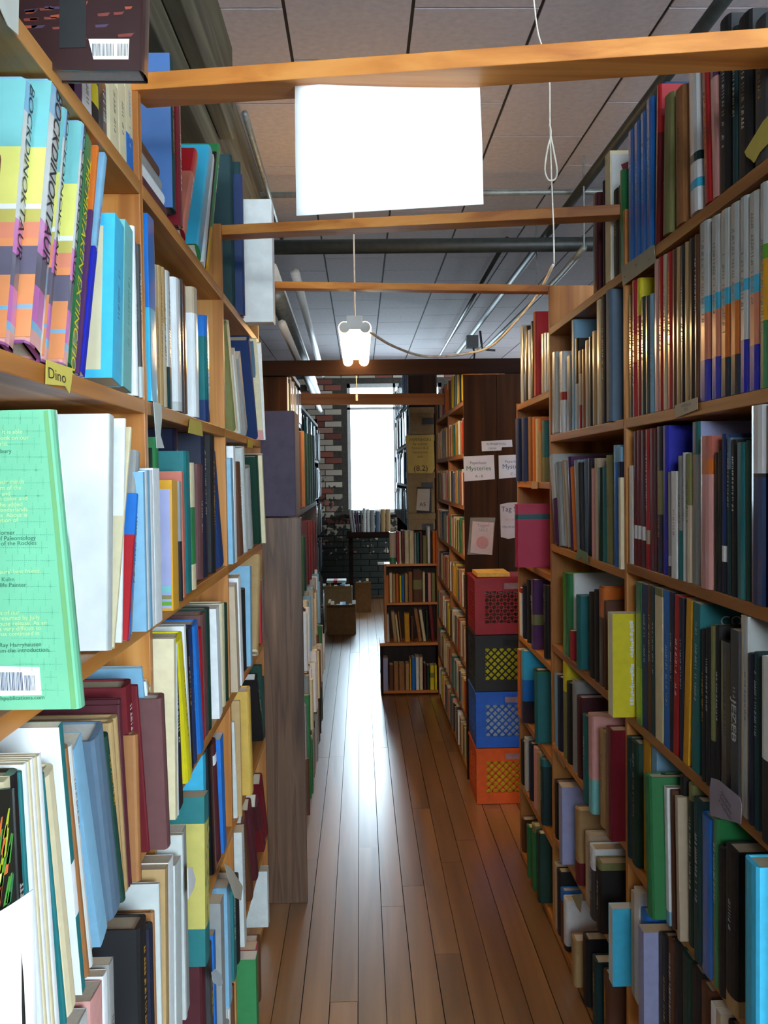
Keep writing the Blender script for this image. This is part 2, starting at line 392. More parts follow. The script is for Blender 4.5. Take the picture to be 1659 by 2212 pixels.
# cross beams
def beam(pa, pb, w_, th, label, name='crossbeam', m=None, kids=None):
    a = Vector(pa); b = Vector(pb); mid = (a + b) / 2
    mb = MB(); mb.bar(a - mid, b - mid, w_, th)
    o = mb.obj(name, m or M_PINEX); o.location = mid
    md = o.modifiers.new('bevel', 'BEVEL'); md.width = .0015; md.segments = 2
    return tag(o, label, 'beam')
p1 = ony(300, 178, 1.535); p2 = onx(1775, 74, .63); 
beam((-.345, 1.57, p1[2] + .0), (.63, p2[1] + .04, p2[2] + .002), .075, .026, 'nearest varnished wooden beam over the aisle, white paper sheet hanging below')
q1 = onx(480, 497, -.335); q2 = onx(1338, 452, .60)
beam((-.345, q1[1] + .03, q1[2]), (.61, q2[1] + .03, q2[2]), .06, .024, 'second varnished wooden beam over the aisle, in front of the dark pipe')
r1 = onx(572, 638, -.335); r2 = onx(1186, 622, .60)
beam((-.345, 3.28, 2.112), (.61, r2[1] + .03, r2[2]), .05, .022, 'third varnished wooden beam over the aisle, above the glowing lamp')
s1 = ony(655, 862, 5.72); s2 = ony(945, 862, 5.72)
beam((-.345, 5.735, s1[2]), (.50, 5.735, s2[2]), .02, .066, 'orange wooden board crossing in front of the bright window')

# ------------------------------------------------------------ books
BOOKS = []           # collected, then the largest are built singly
WHERE = {}
def row(side, z, X, where, spec, ymax=None):
    for ln in spec.strip().split('\n'):
        for it in ln.split(';'):
            it = it.strip()
            if not it: continue
            tk = it.split()
            d = dict(side=side, z=z, where=where, x0=float(tk[0]), x1=float(tk[1]), yt=float(tk[2]), col=tk[3], p=-.8, L=None,
                     gloss=False, pb=False, depth=None, title='auto', desc=None, key=None, B=None, rz=0)
            for o in tk[4:]:
                if o[0] == 'p': d['p'] = float(o[1:])
                elif o[0] == 'L': d['L'] = float(o[1:])
                elif o == 'g': d['gloss'] = True
                elif o == 'b': d['pb'] = True
                elif o[0] == 'd': d['depth'] = float(o[1:]) / 100
                elif o[0] == 'T': d['title'] = o[1:] or None
                elif o[0] == '=': d['desc'] = o[1:].replace('_', ' ')
                elif o[0] == '#': d['key'] = o[1:]
                elif o[0] == 'B': d['B'] = float(o[1:])
                elif o == 'o': d['out'] = True
                elif o[0] == 'r': d['rz'] = math.radians(float(o[1:]))
            sgn = {'L': 1, 'R': -1, 'F': -1}[side]
            Xs = X + sgn * d['p'] / 100
            g = (lambda a, b: onx(a, b, Xs)) if side in 'LR' else (lambda a, b: ony(a, b, Xs))
            ax = 1 if side in 'LR' else 0
            P0 = g(d['x0'], d['yt']); P1 = g(d['x1'], d['yt'])
            t = abs(P1[ax] - P0[ax]); yt = (P0[ax] + P1[ax]) / 2; zt = (P0[2] + P1[2]) / 2
            cap = .05 if side in 'LR' else 9
            if t > cap:      # wide patch = spine plus the cover that faces the camera: keep the far edge
                yf = max(P0[ax], P1[ax]); t = cap; yt = yf - cap / 2
                zt = (P0 if P0[ax] > P1[ax] else P1)[2] if side == 'R' else zt
            zb = z
            if d['B'] is not None: zb = g((d['x0'] + d['x1']) / 2, d['B'])[2]
            if zt - zb < .05: print('SHORT', where, it, round(zt - zb, 3)); zt = zb + .12
            yb = yt
            pc = (Xs, yt, zt) if ax else (yt, Xs, zt)
            xc = proj(pc)[0]
            if d['L'] is not None:
                for _ in range(6):
                    pt = (Xs, yb, zb) if ax else (yb, Xs, zb)
                    py = proj(pt)[1]; yb = g(xc + d['L'], py)[ax]
            d.update(t=max(.004, t), yb=yb, yt_=yt, zb=zb, h=math.hypot(zt - zb, yt - yb), lean=math.atan2(yt - yb, zt - zb), Xs=Xs)
            pt = (Xs, yb, zb) if ax else (yb, Xs, zb)
            d['area'] = (d['x1'] - d['x0'] + 2) * abs(proj(pt)[1] - d['yt'])
            BOOKS.append(d)
def filler(side, z, X, a0, a1, where, cols, hmin, hmax, tmin, tmax, seed, p=(-1.5, .5), gloss=0, pb=False, leanp=.12):
    """books whose spines run from a0 to a1 along the shelf"""
    r = random.Random(seed); y = a0; ax = 1 if side in 'LR' else 0
    sgn = {'L': 1, 'R': -1, 'F': -1}[side]
    while y < a1 - tmin:
        t = min(r.uniform(tmin, tmax), a1 - y); c = r.choice(cols); h = r.uniform(hmin, hmax)
        if t < .004: break
        Xs = X + sgn * r.uniform(*p) / 100
        yb = y + t / 2; pt = (Xs, yb, z) if ax else (yb, Xs, z); pb_ = (Xs, yb + t, z) if ax else (yb + t, Xs, z)
        a = proj(pt); b = proj(pb_); tp = proj((pt[0], pt[1], z + h))
        BOOKS.append(dict(side=side, z=z, where=where, x0=a[0], x1=a[0] + 1, yt=tp[1], col=c, p=0, L=None, gloss=r.random() < gloss, pb=pb,
            depth=None, title='auto', desc=None, key=None, B=None, t=t, yb=yb, yt_=yb, zb=z, h=h, lean=0, Xs=Xs,
            area=(abs(b[0] - a[0]) + 2) * abs(a[1] - tp[1])))
        y += t + (.0006 if r.random() > leanp else .006)

W = 'left bookcase nearest the camera'
row('L', 1.935, LX, 'top shelf, ' + W, '''
160 176 120 pp b; 177 197 140 w b; 198 213 178 ye:.5/k b; 214 234 178 dg g; 234 255 178 cr b Tk; 256 274 178 cr b Tk; 275 293 178 cr:.6/bl b Tbl''')
JK = 'lb:.12/sg:.42/mg:.13/pur:.12/mg:.13/lb:.03/lp:.14/lb:.03/mg'
row('L', 1.597, LX, 'second shelf, ' + W, f'''
-58 -22 150 dr L-22 g p1 =red_jacketed; -12 30 350 dr:.9/rd L-32 p-2 =torn_dark_red; 36 74 182 {JK} L-46 g p-.6 #j1 T =pastel_striped_jacket,_first_from_the_left,
107 140 213 {JK} L-46 g p.6 #j2 T =pastel_striped_jacket,_second_from_the_left,; 142 152 245 {JK} L-46 g p-.6 #j3 T =pastel_striped_jacket,_third_from_the_left,
178 189 280 {JK} L-40 g p.2 #j4 T =pastel_striped_jacket,_fourth_from_the_left,
191 213 260 gn:.8/gn L-42 g p-.4 #mis T =green_Mistaken_Extinction_title; 215 220 295 og:.3/pp/rb L-44 b p-.4; 221 230 330 lb:.45/rb L-50 b p-.2 Trd #sec; 
248 269 482 cy:.98/cy L-6 b p1 Tdb #cyc =cyan_and_white_back-covered; 270 288 492 ta L-3 b p0 Tte; 288 293 490 w p0 T; 294 300 528 k g p-.4; 301 309 532 dg:.8/sg g p0 Tw''')
row('L', 1.252, LX, 'third shelf, ' + W, '''
245 264 903 sg L-4 b p1.4 d24 T #wht =thick_blank-white-covered; 265 274 906 w L-8 b p1.4 d20 T; 276 293 928 cr L-38 b p1.5 T; 287 290 1160 rd L-15 b p2; 291 295 1070 bl L-18 b p2 Tw; 297 308 985 gy L-18 p1.6
308 313 1020 lb b p2.6 T; 313 318 1018 w b p2.6 T; 318 324 1016 lb b p2.6 T; 324 330 1016 w b p2.6 T; 331 345 1012 w b p2.6 T''')
row('L', .92, LX, 'fourth shelf, ' + W, '''
-40 -5 1690 dg g L36 p3; 0 20 1690 cr L38 p4 b T; 22 44 1672 k g L38 p4 #dict Tw =black_spiral-bound_with_white_lettering; 44 49 1668 te L40 p3.6; 52 59 1650 w b L44 p3.6 T; 60 66 1645 cr b L44 p3.6 T; 67 73 1640 w b L44 p3.6 T; 74 81 1636 cr b L44 p3.6 T; 82 90 1632 w b L44 p3.6 T
92 97 1672 te L50 p3; 97 122 1675 cr L50 p3 T; 127 137 1568 te:.5/w:.2/te L50 p3 b T #wcov; 139 150 1618 lbr L48 p2.6 T; 150 158 1612 sg L46 p2.4; 158 178 1612 lb L58 p2.2 b T
180 229 1602 sb L40 p2 T; 229 237 1590 dgn L38 p2; 240 248 1560 tn L26 p1.6 T; 248 257 1550 tn L24 p1.6 T; 257 262 1522 mr L22 p1.6; 263 268 1506 mr L24 p1.6; 269 286 1482 dr L22 p1.4 ; 287 300 1590 lbr L8 p2.6 T =worn_mustard_leather
300 303 1478 dr L26 p1.6; 304 311 1442 lb L34 p1.4 b T; 312 316 1474 w b L30 p1.6 T; 317 321 1480 tn b L28 p1.6 T; 322 325 1486 cr b L26 p1.6 T; 328 362 1514 plu L14 p4.2 d20 T =faded_plum''')
row('L', .592, LX, 'fifth shelf, ' + W, '''
96 140 2150 bl L40 p3; 150 188 2120 sg b p3 T; 192 222 2140 lp p3 L8 b; 223 232 2085 w b p3 T; 236 246 2070 gy b p3; 
250 322 2040 k L8 p3.4 d20 Tgo =enormous_black_ledger-like; 323 333 2000 nv p3.4; 334 341 1960 lbr p3 ; 342 349 1905 sg b p3.6 T; 350 362 1868 tn L4 b p4 T; 363 375 1856 w L4 b p4 T; 376 404 1850 sg L4 b p4.2 T =tall_pale_grey_frayed''')
W = 'left bookcase second from the camera'
row('L', 1.935, LX, 'top shelf, ' + W, '''
358 377 118 dt B440 p0 #blu d18 Tgo =tall_blue-boarded_deep_teal-spined; 379 397 205 dr B482 g Tw p.2 =glossy_dark_red; 412 428 330 rd:.3/sal:.7/dr L-28 g Tw p0 =leaning_red_paper-jacketed
438 462 328 cy:.7/cy:.3/gn L-26 g p.2 T =leaning_bright_sky-blue; 463 468 352 w b L-20 p0 T; 469 484 350 k L-22 g p0 T #bk; 485 493 352 gn:.7/go L-22 g p.4 Tw =leaning_green_spined''')
row('L', 1.597, LX, 'second shelf, ' + W, '''
314 333 466 bl:.5/cy:.5/bl b g p0 T =slim_shiny_sky-blue; 333 343 574 bg:.3/tn p-.4 Tk; 344 351 576 tn p-.4 Tk; 351 359 580 tn:.4/bg p-.4; 359 368 586 sg:.7/dt g p-.2; 370 391 598 w:.93/sg g p0 Tlb =bright_white_glossy; 391 395 604 dg g p0; 396 402 616 br g p0
416 428 622 bg:.2/w p.2 g T; 429 452 676 bl:.2/te:.6/db g p.2 Tw''')
row('L', 1.252, LX, 'third shelf, ' + W, '''
320 336 968 dgn p-3; 336 346 945 gn p-3 ; 369 387 925 nv g p-3.4 Tw; 346 384 1040 go:.98/go L4 p2.6 d12 b T #lavcover =golden_with_lavender-striped_cover; 385 391 1040 gy:.5/k b p1.4 Tw; 391 397 1018 sal b p1; 398 412 975 te L6 p.6 
412 422 1000 cr:.35/gn:.45/cr p.6 T; 423 440 1006 plu L2 p-.6; 438 446 932 nv p-.8 ; 447 465 936 k p-.4 L4 Tgo; 465 472 990 db L18 p-.6''')
row('L', .92, LX, 'fourth shelf, ' + W, '''
333 345 1414 cr L4 p3 b T; 346 358 1418 w L4 p3 b T; 358 372 1440 k L14 p2.8 b Tw =black_and_white_spiral-bound; 374 383 1396 sb L12 p2; 384 397 1384 ye L22 p1.8 Tol; 398 402 1352 w L14 p1 b; 403 409 1365 k L12 p1; 409 417 1358 db L12 p1 Tbl; 418 430 1352 bl L14 p1 T
431 437 1358 rd L8 p0; 438 446 1326 plu L8 p0; 447 454 1314 dgn L6 p0; 455 474 1318 w L8 p.6 b T =thick_white_blank; 475 486 1304 cr L4 p0 T; 487 492 1303 dgn p0''')
row('L', .592, LX, 'fifth shelf, ' + W, '''
378 384 1720 sg b p4 T; 385 396 1712 gy b p3.8 T; 405 452 1728 te:.16/my:.62/te p4.6 L3 b d16 #map T =teal_with_yellow_map; 439 445 1628 cy b p-1 L4 d22; 446 461 1616 k p0 L10 g T; 462 468 1604 mr:.1/w:.08/mr p0 L12; 470 483 1598 bl:.7/bl p.4 L8 b T''')
row('L', .26, LX, 'lowest visible shelf, ' + W, '''
412 446 2066 mr p3; 448 460 2050 dg L10 p3; 461 466 2015 bl b p2.6; 467 484 1935 gy L6 p2.6 b T; 486 497 1915 lb L6 b p2 T; 498 509 1900 te b p1.6 L4; 510 521 1890 k p1.6 L4''')
W = 'left bookcase third from the camera'
row('L', 1.935, LX, 'top shelf, ' + W, '''
498 505 338 dt p-1; 506 522 336 dt:.66/rd:.28/k L6 g p.6 T #flame =black_and_flame-orange_jacketed; 522 527 380 db g p1.4''')
row('L', 1.597, LX, 'second shelf, ' + W, '''
487 491 704 ol L20 p-.4; 492 497 706 cr L20 p-.4 ; 498 508 766 sg L16 b p0 T; 508 520 775 gy L16 p-.2 b T; 526 542 732 db L18 p0; 542 556 742 sb:.5/gy L16 p.6; 557 563 740 cr:.9/lp L14 p1.6 b T; 564 576 738 w L10 p2 b T''')
row('L', 1.252, LX, 'third shelf, ' + W, '''
489 502 990 lb L6 b p1 T; 503 508 964 w b p1 T; 509 520 1003 br L8 p0; 521 529 968 sg L8 p0; 530 541 1012 gy L8 p0; 542 563 987 dgn L8 g p.4 Tgo; 564 574 985 cr L8 p1.6 b T''')
row('L', .92, LX, 'fourth shelf, ' + W, '''
497 512 1270 bg L8 p1.4 b T; 513 520 1248 w L8 p1.4 b T; 521 531 1275 k L4 p0; 532 544 1228 lb L2 p1 b; 546 566 1215 tn:.98/cr L-6 p1.4 T =tall_golden-tan; 567 572 1250 rd b p0; 573 577 1240 gy b p0''')
row('L', .592, LX, 'fifth shelf, ' + W, '''
499 505 1568 sg L8 p.6; 506 514 1508 tn L6 p1.6 b; 515 542 1500 ft:.98/ft L8 p2.4 T d18 =wide_plain_yellow; 543 560 1476 k L14 p0; 561 578 1428 dgn L6 p0; 578 583 1440 dt p0''')
row('L', .26, LX, 'lowest visible shelf, ' + W, '''
505 520 1775 sg L8 p2 b; 521 530 1770 br L20 p1; 531 545 1760 mr L16 p1; 546 560 1756 mr:.5/dr L16 p1; 561 573 1690 dr L12 p.6''')
row('L', .03, LX, 'bottom shelf, ' + W, '''
522 546 2075 gn b p5 T =bright_green; 547 557 2045 pk b p4.4 T; 558 564 2030 br p4; 573 581 1885 sg b p2 d7 T''')
filler('L', .26, LX, 1.0, 1.5, 'lowest visible shelf, left bookcase nearest the camera', ['k', 'dg', 'tn', 'br', 'w', 'sb'], .22, .27, .015, .04, 31)
filler('L', .03, LX, 1.6, 2.4, 'bottom shelf, left bookcase second from the camera', ['gy', 'dg', 'w', 'mr', 'lb', 'br'], .14, .2, .015, .04, 32)
W = 'right bookcase nearest the camera'
row('R', 1.927, RX, 'top shelf, ' + W, '''
1354 1366 284 bl g p0 Tlb; 1367 1380 266 bl g p0 Tlb; 1381 1393 244 bl g p0 Tlb; 1394 1411 222 bl:.98/cy g p0 Tlb; 1412 1422 190 rd:.3/dr g L-4 p0; 1427 1437 178 db p-2 d22 =dark-edged_slate_blue; 1432 1454 218 ol L-4 p.6 =faded_olive_cloth; 1455 1482 204 lbr L2 p.4 Tbr
1483 1511 158 w:.6/dt:.06/w:.12/cy:.06/w g L4 p.4 T =tall_white_with_blue_bands; 1512 1527 92 rd g L8 p.2 Tgo =red_with_gold_lettering; 1528 1546 85 lp:.15/pp:.1/lp g L8 p0 T; 1547 1578 60 k p0; 1579 1590 60 dt p0; 1591 1625 50 k p0; 1626 1655 40 dg p0''')
EN = 'sg:.42/cy:.09/pe:.26/rb g'; EN2 = 'sg:.42/cy:.09/og:.28/nv g'
row('R', 1.593, RX, 'second shelf, ' + W, f'''
1353 1363 640 k g p-.4; 1364 1372 606 rd:.4/og:.2/rd g p0; 1373 1381 603 ye:.27/rd g p-.3 #yel d20; 1382 1391 642 dgn g p0; 1392 1400 640 dg g p0; 1401 1410 636 lb p0
1411 1420 562 lp g p0; 1421 1429 556 rd g p0 Tgo; 1430 1438 551 bg g p0; 1439 1449 546 rd g p0 Tgo; 1450 1458 540 br g p0; 1459 1467 535 tn g p0; 1468 1476 530 k g p0; 1477 1485 524 tn g p0; 1486 1497 516 k g p0; 1498 1506 508 br g p0
1507 1532 484 {EN} p0 Tdg; 1533 1552 468 {EN} p0 Tdg; 1553 1573 454 {EN2} p0 Tdg; 1574 1594 440 {EN2} p0 Tdg; 1595 1613 426 sg:.42/cy:.06/sg:.25/rb g p0 Tdg; 1614 1637 416 {EN} p0 Tdg; 1638 1655 396 sg:.3/lg:.07/go:.3/gn g p0 Tdg; 1656 1685 385 sg:.3/te:.07/go:.3/dt g p0''')
row('R', 1.268, RX, 'third shelf, ' + W, '''
1358 1366 1006 w b p0 T; 1367 1373 932 dr:.7/w:.1/dr g p0 T; 1374 1381 930 dr:.7/w:.1/dr g p0 T; 1382 1391 930 mr:.7/w:.1/mr g p0 T; 1392 1400 928 rd:.72/bg:.1/rd g p0; 1401 1411 926 dr g p0 T; 1412 1415 930 mr g p0; 1416 1428 922 nv:.3/ol:.3/nv g p0; 1429 1440 920 rb g p0 d22 T #rb =tall_royal_blue
1441 1448 1020 gy:.8/sg:.1/dg p.2; 1449 1461 1018 w b p.4 Trd; 1462 1472 985 gy:.6/te p.3 Tdg; 1473 1479 978 sg p.3; 1480 1490 980 ol:.4/bg p.3 Tk; 1491 1507 912 te:.2/gy g p0 d26 T #lavbig =grey_with_wide_pale_cover
1509 1541 944 sal:.15/og:.1/lp:.7/lp g p.6 T =wide_coppery_pink; 1542 1549 978 k g p0; 1550 1555 972 k g p0 Tgo; 1556 1567 938 db:.7/w:.1/nv p0 T; 1568 1577 946 sb:.2/dt p0; 1578 1588 950 k p0; 1589 1607 956 te g p.2 T; 1608 1617 952 dgn p0
1618 1653 874 w:.34/k:.02/db g p.4 T d20 =white-topped_deep_blue,_left_one_of_two,; 1654 1690 860 w:.34/k:.02/db g p.4 T d20 =white-topped_deep_blue,_at_the_picture_edge,''')
row('R', .925, RX, 'fourth shelf, ' + W, '''
1373 1384 1258 gn:.6/lg b g p.2 T; 1385 1397 1262 db b p0 Tsg; 1398 1405 1264 br b p0 Tsg; 1406 1413 1268 dt b p0 Tsg; 1414 1432 1268 ol:.05/cr p0 b T; 1433 1445 1276 bl b p0 Tsg; 1446 1454 1280 nv b p0 Tsg; 1455 1466 1286 rd L-4 b p0 Tw; 1467 1476 1292 nv b p0 Tsg; 1480 1493 1296 go L-8 p0 b T
1497 1512 1304 te L-4 b p0 d24 Tsg #con; 1513 1521 1360 k p.4; 1522 1531 1358 k p.4 ; 1532 1543 1352 ol:.7/k p.3 Tol; 1544 1552 1352 k p.2; 1553 1577 1386 k:.1/k p.6 g Tdt; 1578 1597 1362 dg b p.6 Tsg #jez; 1598 1604 1324 bg b p.2; 1605 1614 1326 sg b p.2 d24 #tallgrey; 1615 1625 1412 nv p.6; 1626 1638 1410 dt p.6 Tsg
1640 1685 1416 w:.55/k p1.4 d16 T =cream_and_black_two-tone''')
row('R', .60, RX, 'fifth shelf, ' + W, '''
1352 1360 1592 dt p.4; 1361 1380 1595 dgn p.4; 1389 1405 1592 go b p-1 d20 T; 1406 1418 1614 lb b p-1 d18 T; 1386 1424 1668 gn p4.6 L8 d16 T =wide_sage_green; 1425 1432 1672 k p1; 1433 1443 1702 w:.9/lb L6 b p2 T; 1444 1452 1706 br p1.6 L4; 1453 1464 1720 bg L6 p2 b
1466 1480 1674 k p.6; 1481 1494 1690 ol:.1/dgn p.6; 1495 1511 1726 dt:.98/dt p1.4 Tsg; 1512 1536 1752 bl g p1.4; 1537 1549 1766 gn g p1.2; 1550 1562 1830 k p1.4; 1563 1598 1818 k:.9/tn p1.6; 1604 1672 1822 cy p4 d17 T #cy =huge_bright_turquoise''')
row('R', .31, RX, 'sixth shelf, ' + W, '''
1362 1368 1925 bg b p1; 1369 1380 1922 w b p1 T; 1381 1398 1958 bl p1; 1380 1414 2000 lav p4 b T =pale_lavender-grey; 1416 1426 2010 dg p1; 1427 1440 2020 k p1; 1441 1452 2030 br p1; 1453 1470 2030 k p1; 1471 1490 2060 dgn p1; 1491 1510 2085 k p1 ; 1511 1530 2130 br p1;  1535 1546 2140 w b p2 T; 1547 1562 2150 bg b p2; 1563 1600 2190 k p1''')
W = 'right bookcase second from the camera'
row('R', 1.927, RX, 'top shelf, ' + W, '''
1278 1299 427 mr:.98/mr g p0 T; 1300 1305 392 k p-.4; 1306 1322 340 cr b p0 T d22 #crm =cream_with_ribboned_cover; 1323 1334 410 k p-.6; 1335 1343 400 ol:.2/k p-.4; 1344 1353 360 gn g p0''')
row('R', 1.593, RX, 'second shelf, ' + W, '''
1190 1205 764 sg:.98/gy g p.2; 1206 1221 763 w:.5/rd:.1/w g p.2; 1222 1232 772 gy g p0; 1233 1239 692 lb g p0 d20; 1240 1246 732 k:.5/sg g p0; 1247 1254 758 dg:.3/bg:.4/rd g p0; 1255 1261 755 lbr g p0; 1262 1269 736 bg g p0; 1270 1276 728 k g p0; 1277 1285 716 tn g p0; 1286 1296 640 cr g p0; 1297 1305 632 nv p.2; 1306 1336 630 sb p.8 d20 T =very_tall_slate_blue''')
row('R', 1.25, RX, 'third shelf, ' + W, '''
1185 1198 990 sg:.5/pp g L12 p.8; 1199 1208 1002 gy g L8 p.4; 1209 1216 998 bg L8 g; 1217 1223 1000 sg g L8; 1224 1229 990 pp g L8 p0; 1230 1237 1012 og L8 p0; 1238 1245 996 gy g L6 p0; 1246 1251 1000 k L4 p0; 1252 1257 994 lb g L4; 1258 1266 992 sb g L2; 1267 1275 990 nv g
1276 1281 1012 lp p0; 1282 1289 990 bg p0; 1290 1298 1010 dgn g p0; 1299 1306 1008 te p0; 1307 1320 984 ol Tk p0; 1323 1333 962 lb:.14/bl g p.3; 1334 1342 966 lb:.12/nv p.2; 1343 1349 1032 cr b p.8 T''')
row('R', .934, RX, 'fourth shelf, ' + W, '''
1213 1220 1238 lg g p0; 1221 1229 1240 gn g p0; 1230 1234 1362 rd b p0; 1235 1240 1238 w:.85/dgn g p-1.4 d24 =tall_white-covered; 1242 1269 1284 te:.98/te p.8 T =teal_cloth; 1270 1280 1278 k p0; 1281 1290 1275 k:.98/br p0; 1291 1302 1266 og:.3/br g p0; 1303 1308 1298 br p0''')
row('R', .62, RX, 'fifth shelf, ' + W, '''
1196 1201 1456 lb g p0; 1202 1213 1458 nv p0; 1214 1221 1430 ye:.3/ol p0; 1222 1233 1470 k p0; 1234 1243 1466 gy p0; 1244 1254 1500 mr p0; 1256 1267 1540 te p3; 1268 1288 1538 lp:.65/ta p3.4 T =pale_pink-grey; 1293 1314 1572 tn p3; 1315 1342 1576 dr p3.4 g T =wide_crimson-brown''')
row('R', .325, RX, 'sixth shelf, ' + W, '''
1196 1204 1682 k p0; 1206 1237 1690 lav p2.4 b T =shiny_pale_lavender; 1240 1256 1740 tn:.7/dr p1; 1262 1270 1800 bg p1; 1271 1284 1820 w:.3/dg p2; 1285 1304 1850 ol:.1/k p2''')
row('R', .03, RX, 'bottom shelf, ' + W, '''
1193 1199 1860 bg p0; 1200 1208 1870 k p0; 1209 1214 1920 bl:.2/br p0; 1215 1222 1940 w:.9/k p0; 1232 1256 2016 tn:.98/tn p2 T; 1257 1276 2012 k p1; 1277 1300 2060 dt p1 ; 1301 1330 2090 br p1''')
W = 'right bookcase nearest the camera'
row('R', .925, RX, 'fourth shelf, ' + W, '''
1309 1319 1322 ye b p4.4 d18 o T #ybig =big_bright_yellow''')
row('R', .31, RX, 'sixth shelf, ' + W, '''
1301 1309 1934 cy b p4.6 d11 o T #cyb =bright_pale_cyan''')
W = 'narrow right bookcase by the crates'
row('R', 1.15, RX, 'third shelf, ' + W, '''
1110 1116 1089 pk:.16/te:.08/pk p6.5 g T d17 #pink =magenta_teal-banded,_face_out,''')
row('R', 1.735, RX, 'top shelf, ' + W, '''
1122 1129 706 sg g p0; 1130 1137 708 k g p0; 1138 1144 716 w g p0; 1145 1149 695 k g p0; 1150 1166 678 rd p.4 T; 1167 1172 722 cr g p0; 1173 1178 720 w g p0; 1179 1184 720 sg g p0''')
row('R', 1.445, RX, 'second shelf, ' + W, '''
1112 1124 906 db p1 Tgo; 1125 1138 904 db p1; 1139 1147 902 lbr p0; 1148 1154 902 og p0; 1155 1160 905 cr p0; 1161 1168 905 og:.2/tn p0; 1169 1176 910 te:.6/ol p0''')
row('R', .86, RX, 'fourth shelf, ' + W, '''
1121 1126 1268 rd:.1/w b p0 T; 1127 1134 1262 nv p0; 1136 1142 1250 k p0; 1145 1170 1250 pp:.5/ol:.15/pp g p.6 T #nt =dark_purple_with_white_letters; 1172 1184 1262 k:.98/ol p0''')
row('R', .56, RX, 'fifth shelf, ' + W, '''
1117 1123 1400 og:.98/og p1.6 b T; 1124 1149 1402 cy:.4/bl:.3/nv g p1.6 T =cyan-to-navy_glossy; 1152 1184 1442 dgn:.02/gn:.02/te p1.6 T =rounded_grey-green''')
row('R', .29, RX, 'sixth shelf, ' + W, '''
1121 1130 1592 k p0; 1131 1140 1590 sg:.98/gy p0; 1141 1150 1600 nv p0; 1151 1157 1610 lp:.98/lp p0; 1158 1164 1620 tn p0; 1165 1183 1634 te:.1/dt p.4''')
row('R', .03, RX, 'bottom shelf, ' + W, '''
1124 1132 1760 br p0; 1136 1146 1778 gn p2; 1147 1156 1775 ol:.1/gn p2; 1157 1164 1772 dgn p2; 1166 1184 1790 k p0''')

# low left case and what stands on it
W = 'low case with wood-grain end'
row('L', 1.333, -.26, 'on top of the ' + W, '''
634 640 930 br p0; 641 646 928 lbr p0; 647 651 932 br p0; 652 657 930 lbr p0; 658 663 936 dgn p0 Tgo; 664 669 935 dt p0 Tgo; 670 674 938 dgn p0 Tgo; 675 679 940 dt p0''')
row('L', .98, -.26, 'upper shelf, ' + W, '''
641 648 1150 br p2; 649 655 1160 gn p2; 656 661 1160 dgn p2; 662 667 1128 mr p2; 668 672 1126 dr p2; 673 678 1126 mr p2 ; 679 683 1128 mr p2''')
filler('L', .66, -.26, 3.38, 5.7, 'second shelf, ' + W, ['gy', 'w', 'lb', 'dt', 'br', 'cr'], .2, .28, .02, .045, 41, (0, 3))
filler('L', .34, -.26, 3.38, 5.7, 'third shelf, ' + W, ['w', 'cr', 'gy', 'gn', 'br', 'w'], .2, .29, .02, .05, 42, (0, 4))
filler('L', .05, -.26, 3.38, 5.7, 'bottom shelf, ' + W, ['br', 'cr', 'gn', 'gy', 'k'], .2, .26, .02, .05, 43, (0, 3))
filler('L', 1.78, -.345, 4.74, 5.7, 'pine shelf, dark left bookcase', ['cr', 'w', 'cr', 'db', 'w', 'og', 'bg'], .15, .19, .02, .04, 44, (0, 1), .3)
# paperback case
PBC = ['cr', 'cr', 'bg', 'tn', 'og', 'ye', 'rd', 'gn', 'k', 'lbr', 'go', 'w', 'lp', 'te', 'br', 'db']
sd = 50
for z in ZM:
    for a, b in ((4.69, 5.48), (5.52, 6.36)):
        sd += 1; filler('R', z, .50, a, b, 'paperback case, ' + ('near' if a < 5 else 'far') + f' half, level {sd}', PBC, .155, .178, .022, .042, sd, (-.6, .4), .3, True)
# small cases facing the camera
small = thing('small_bookcase', 'small three-board orange bookcase standing on the low dark one, facing the camera', 'bookcase', (.335, 6.6, .355))
for a in ((.150, .166, .355, .882), (.505, .521, .355, .882)):
    bx('side_panel', a[0], a[1], 6.5, 6.68, a[2], a[3], M_PINEZ, small, .001)
for z in (.882, .622):
    bx('shelf', .1665, .5045, 6.5, 6.68, z - .016, z, M_PINEX, small, .001)
bx('back_panel', .15, .521, 6.681, 6.688, .355, .88, M_BACK, small)
small2 = thing('small_bookcase', 'low dark bookcase on the floor under the small orange one', 'bookcase', (.33, 6.6, 0))
for a in ((.120, .136), (.505, .521)):
    bx('side_panel', a[0], a[1], 6.48, 6.70, 0, .335, M_DARKZ, small2, .001)
bx('top_board', .115, .526, 6.47, 6.70, .335, .355, M_PINEX, small2, .001)
bx('shelf', .1365, .5045, 6.48, 6.70, .012, .03, M_PINEX, small2, .001)
bx('back_panel', .12, .521, 6.701, 6.708, 0, .334, M_BACK, small2)
row('F', .882, 6.5, 'on top of the small orange bookcase', '''
841 855 1150 bg:.8/gn g p0; 857 861 1148 rd b p0; 862 866 1150 cr b; 867 873 1146 dr g; 874 883 1147 cr; 884 894 1147 cr; 895 899 1152 gy; 900 905 1152 te; 906 912 1150 mr g; 913 922 1158 ol; 923 929 1138 w; 930 933 1146 k; 934 940 1148 og; 941 947 1148 og''')
row('F', .622, 6.5, 'upper shelf of the small orange bookcase', '''
832 840 1244 og; 841 847 1238 cr b; 848 854 1240 tn; 855 861 1240 og; 863 867 1244 ye b; 868 873 1242 bl; 874 881 1240 tn; 882 891 1236 lbr; 892 912 1232 br:.3/ol:.3/br; 913 918 1236 cr; 919 923 1240 k; 924 931 1238 lp; 932 940 1238 ol''')
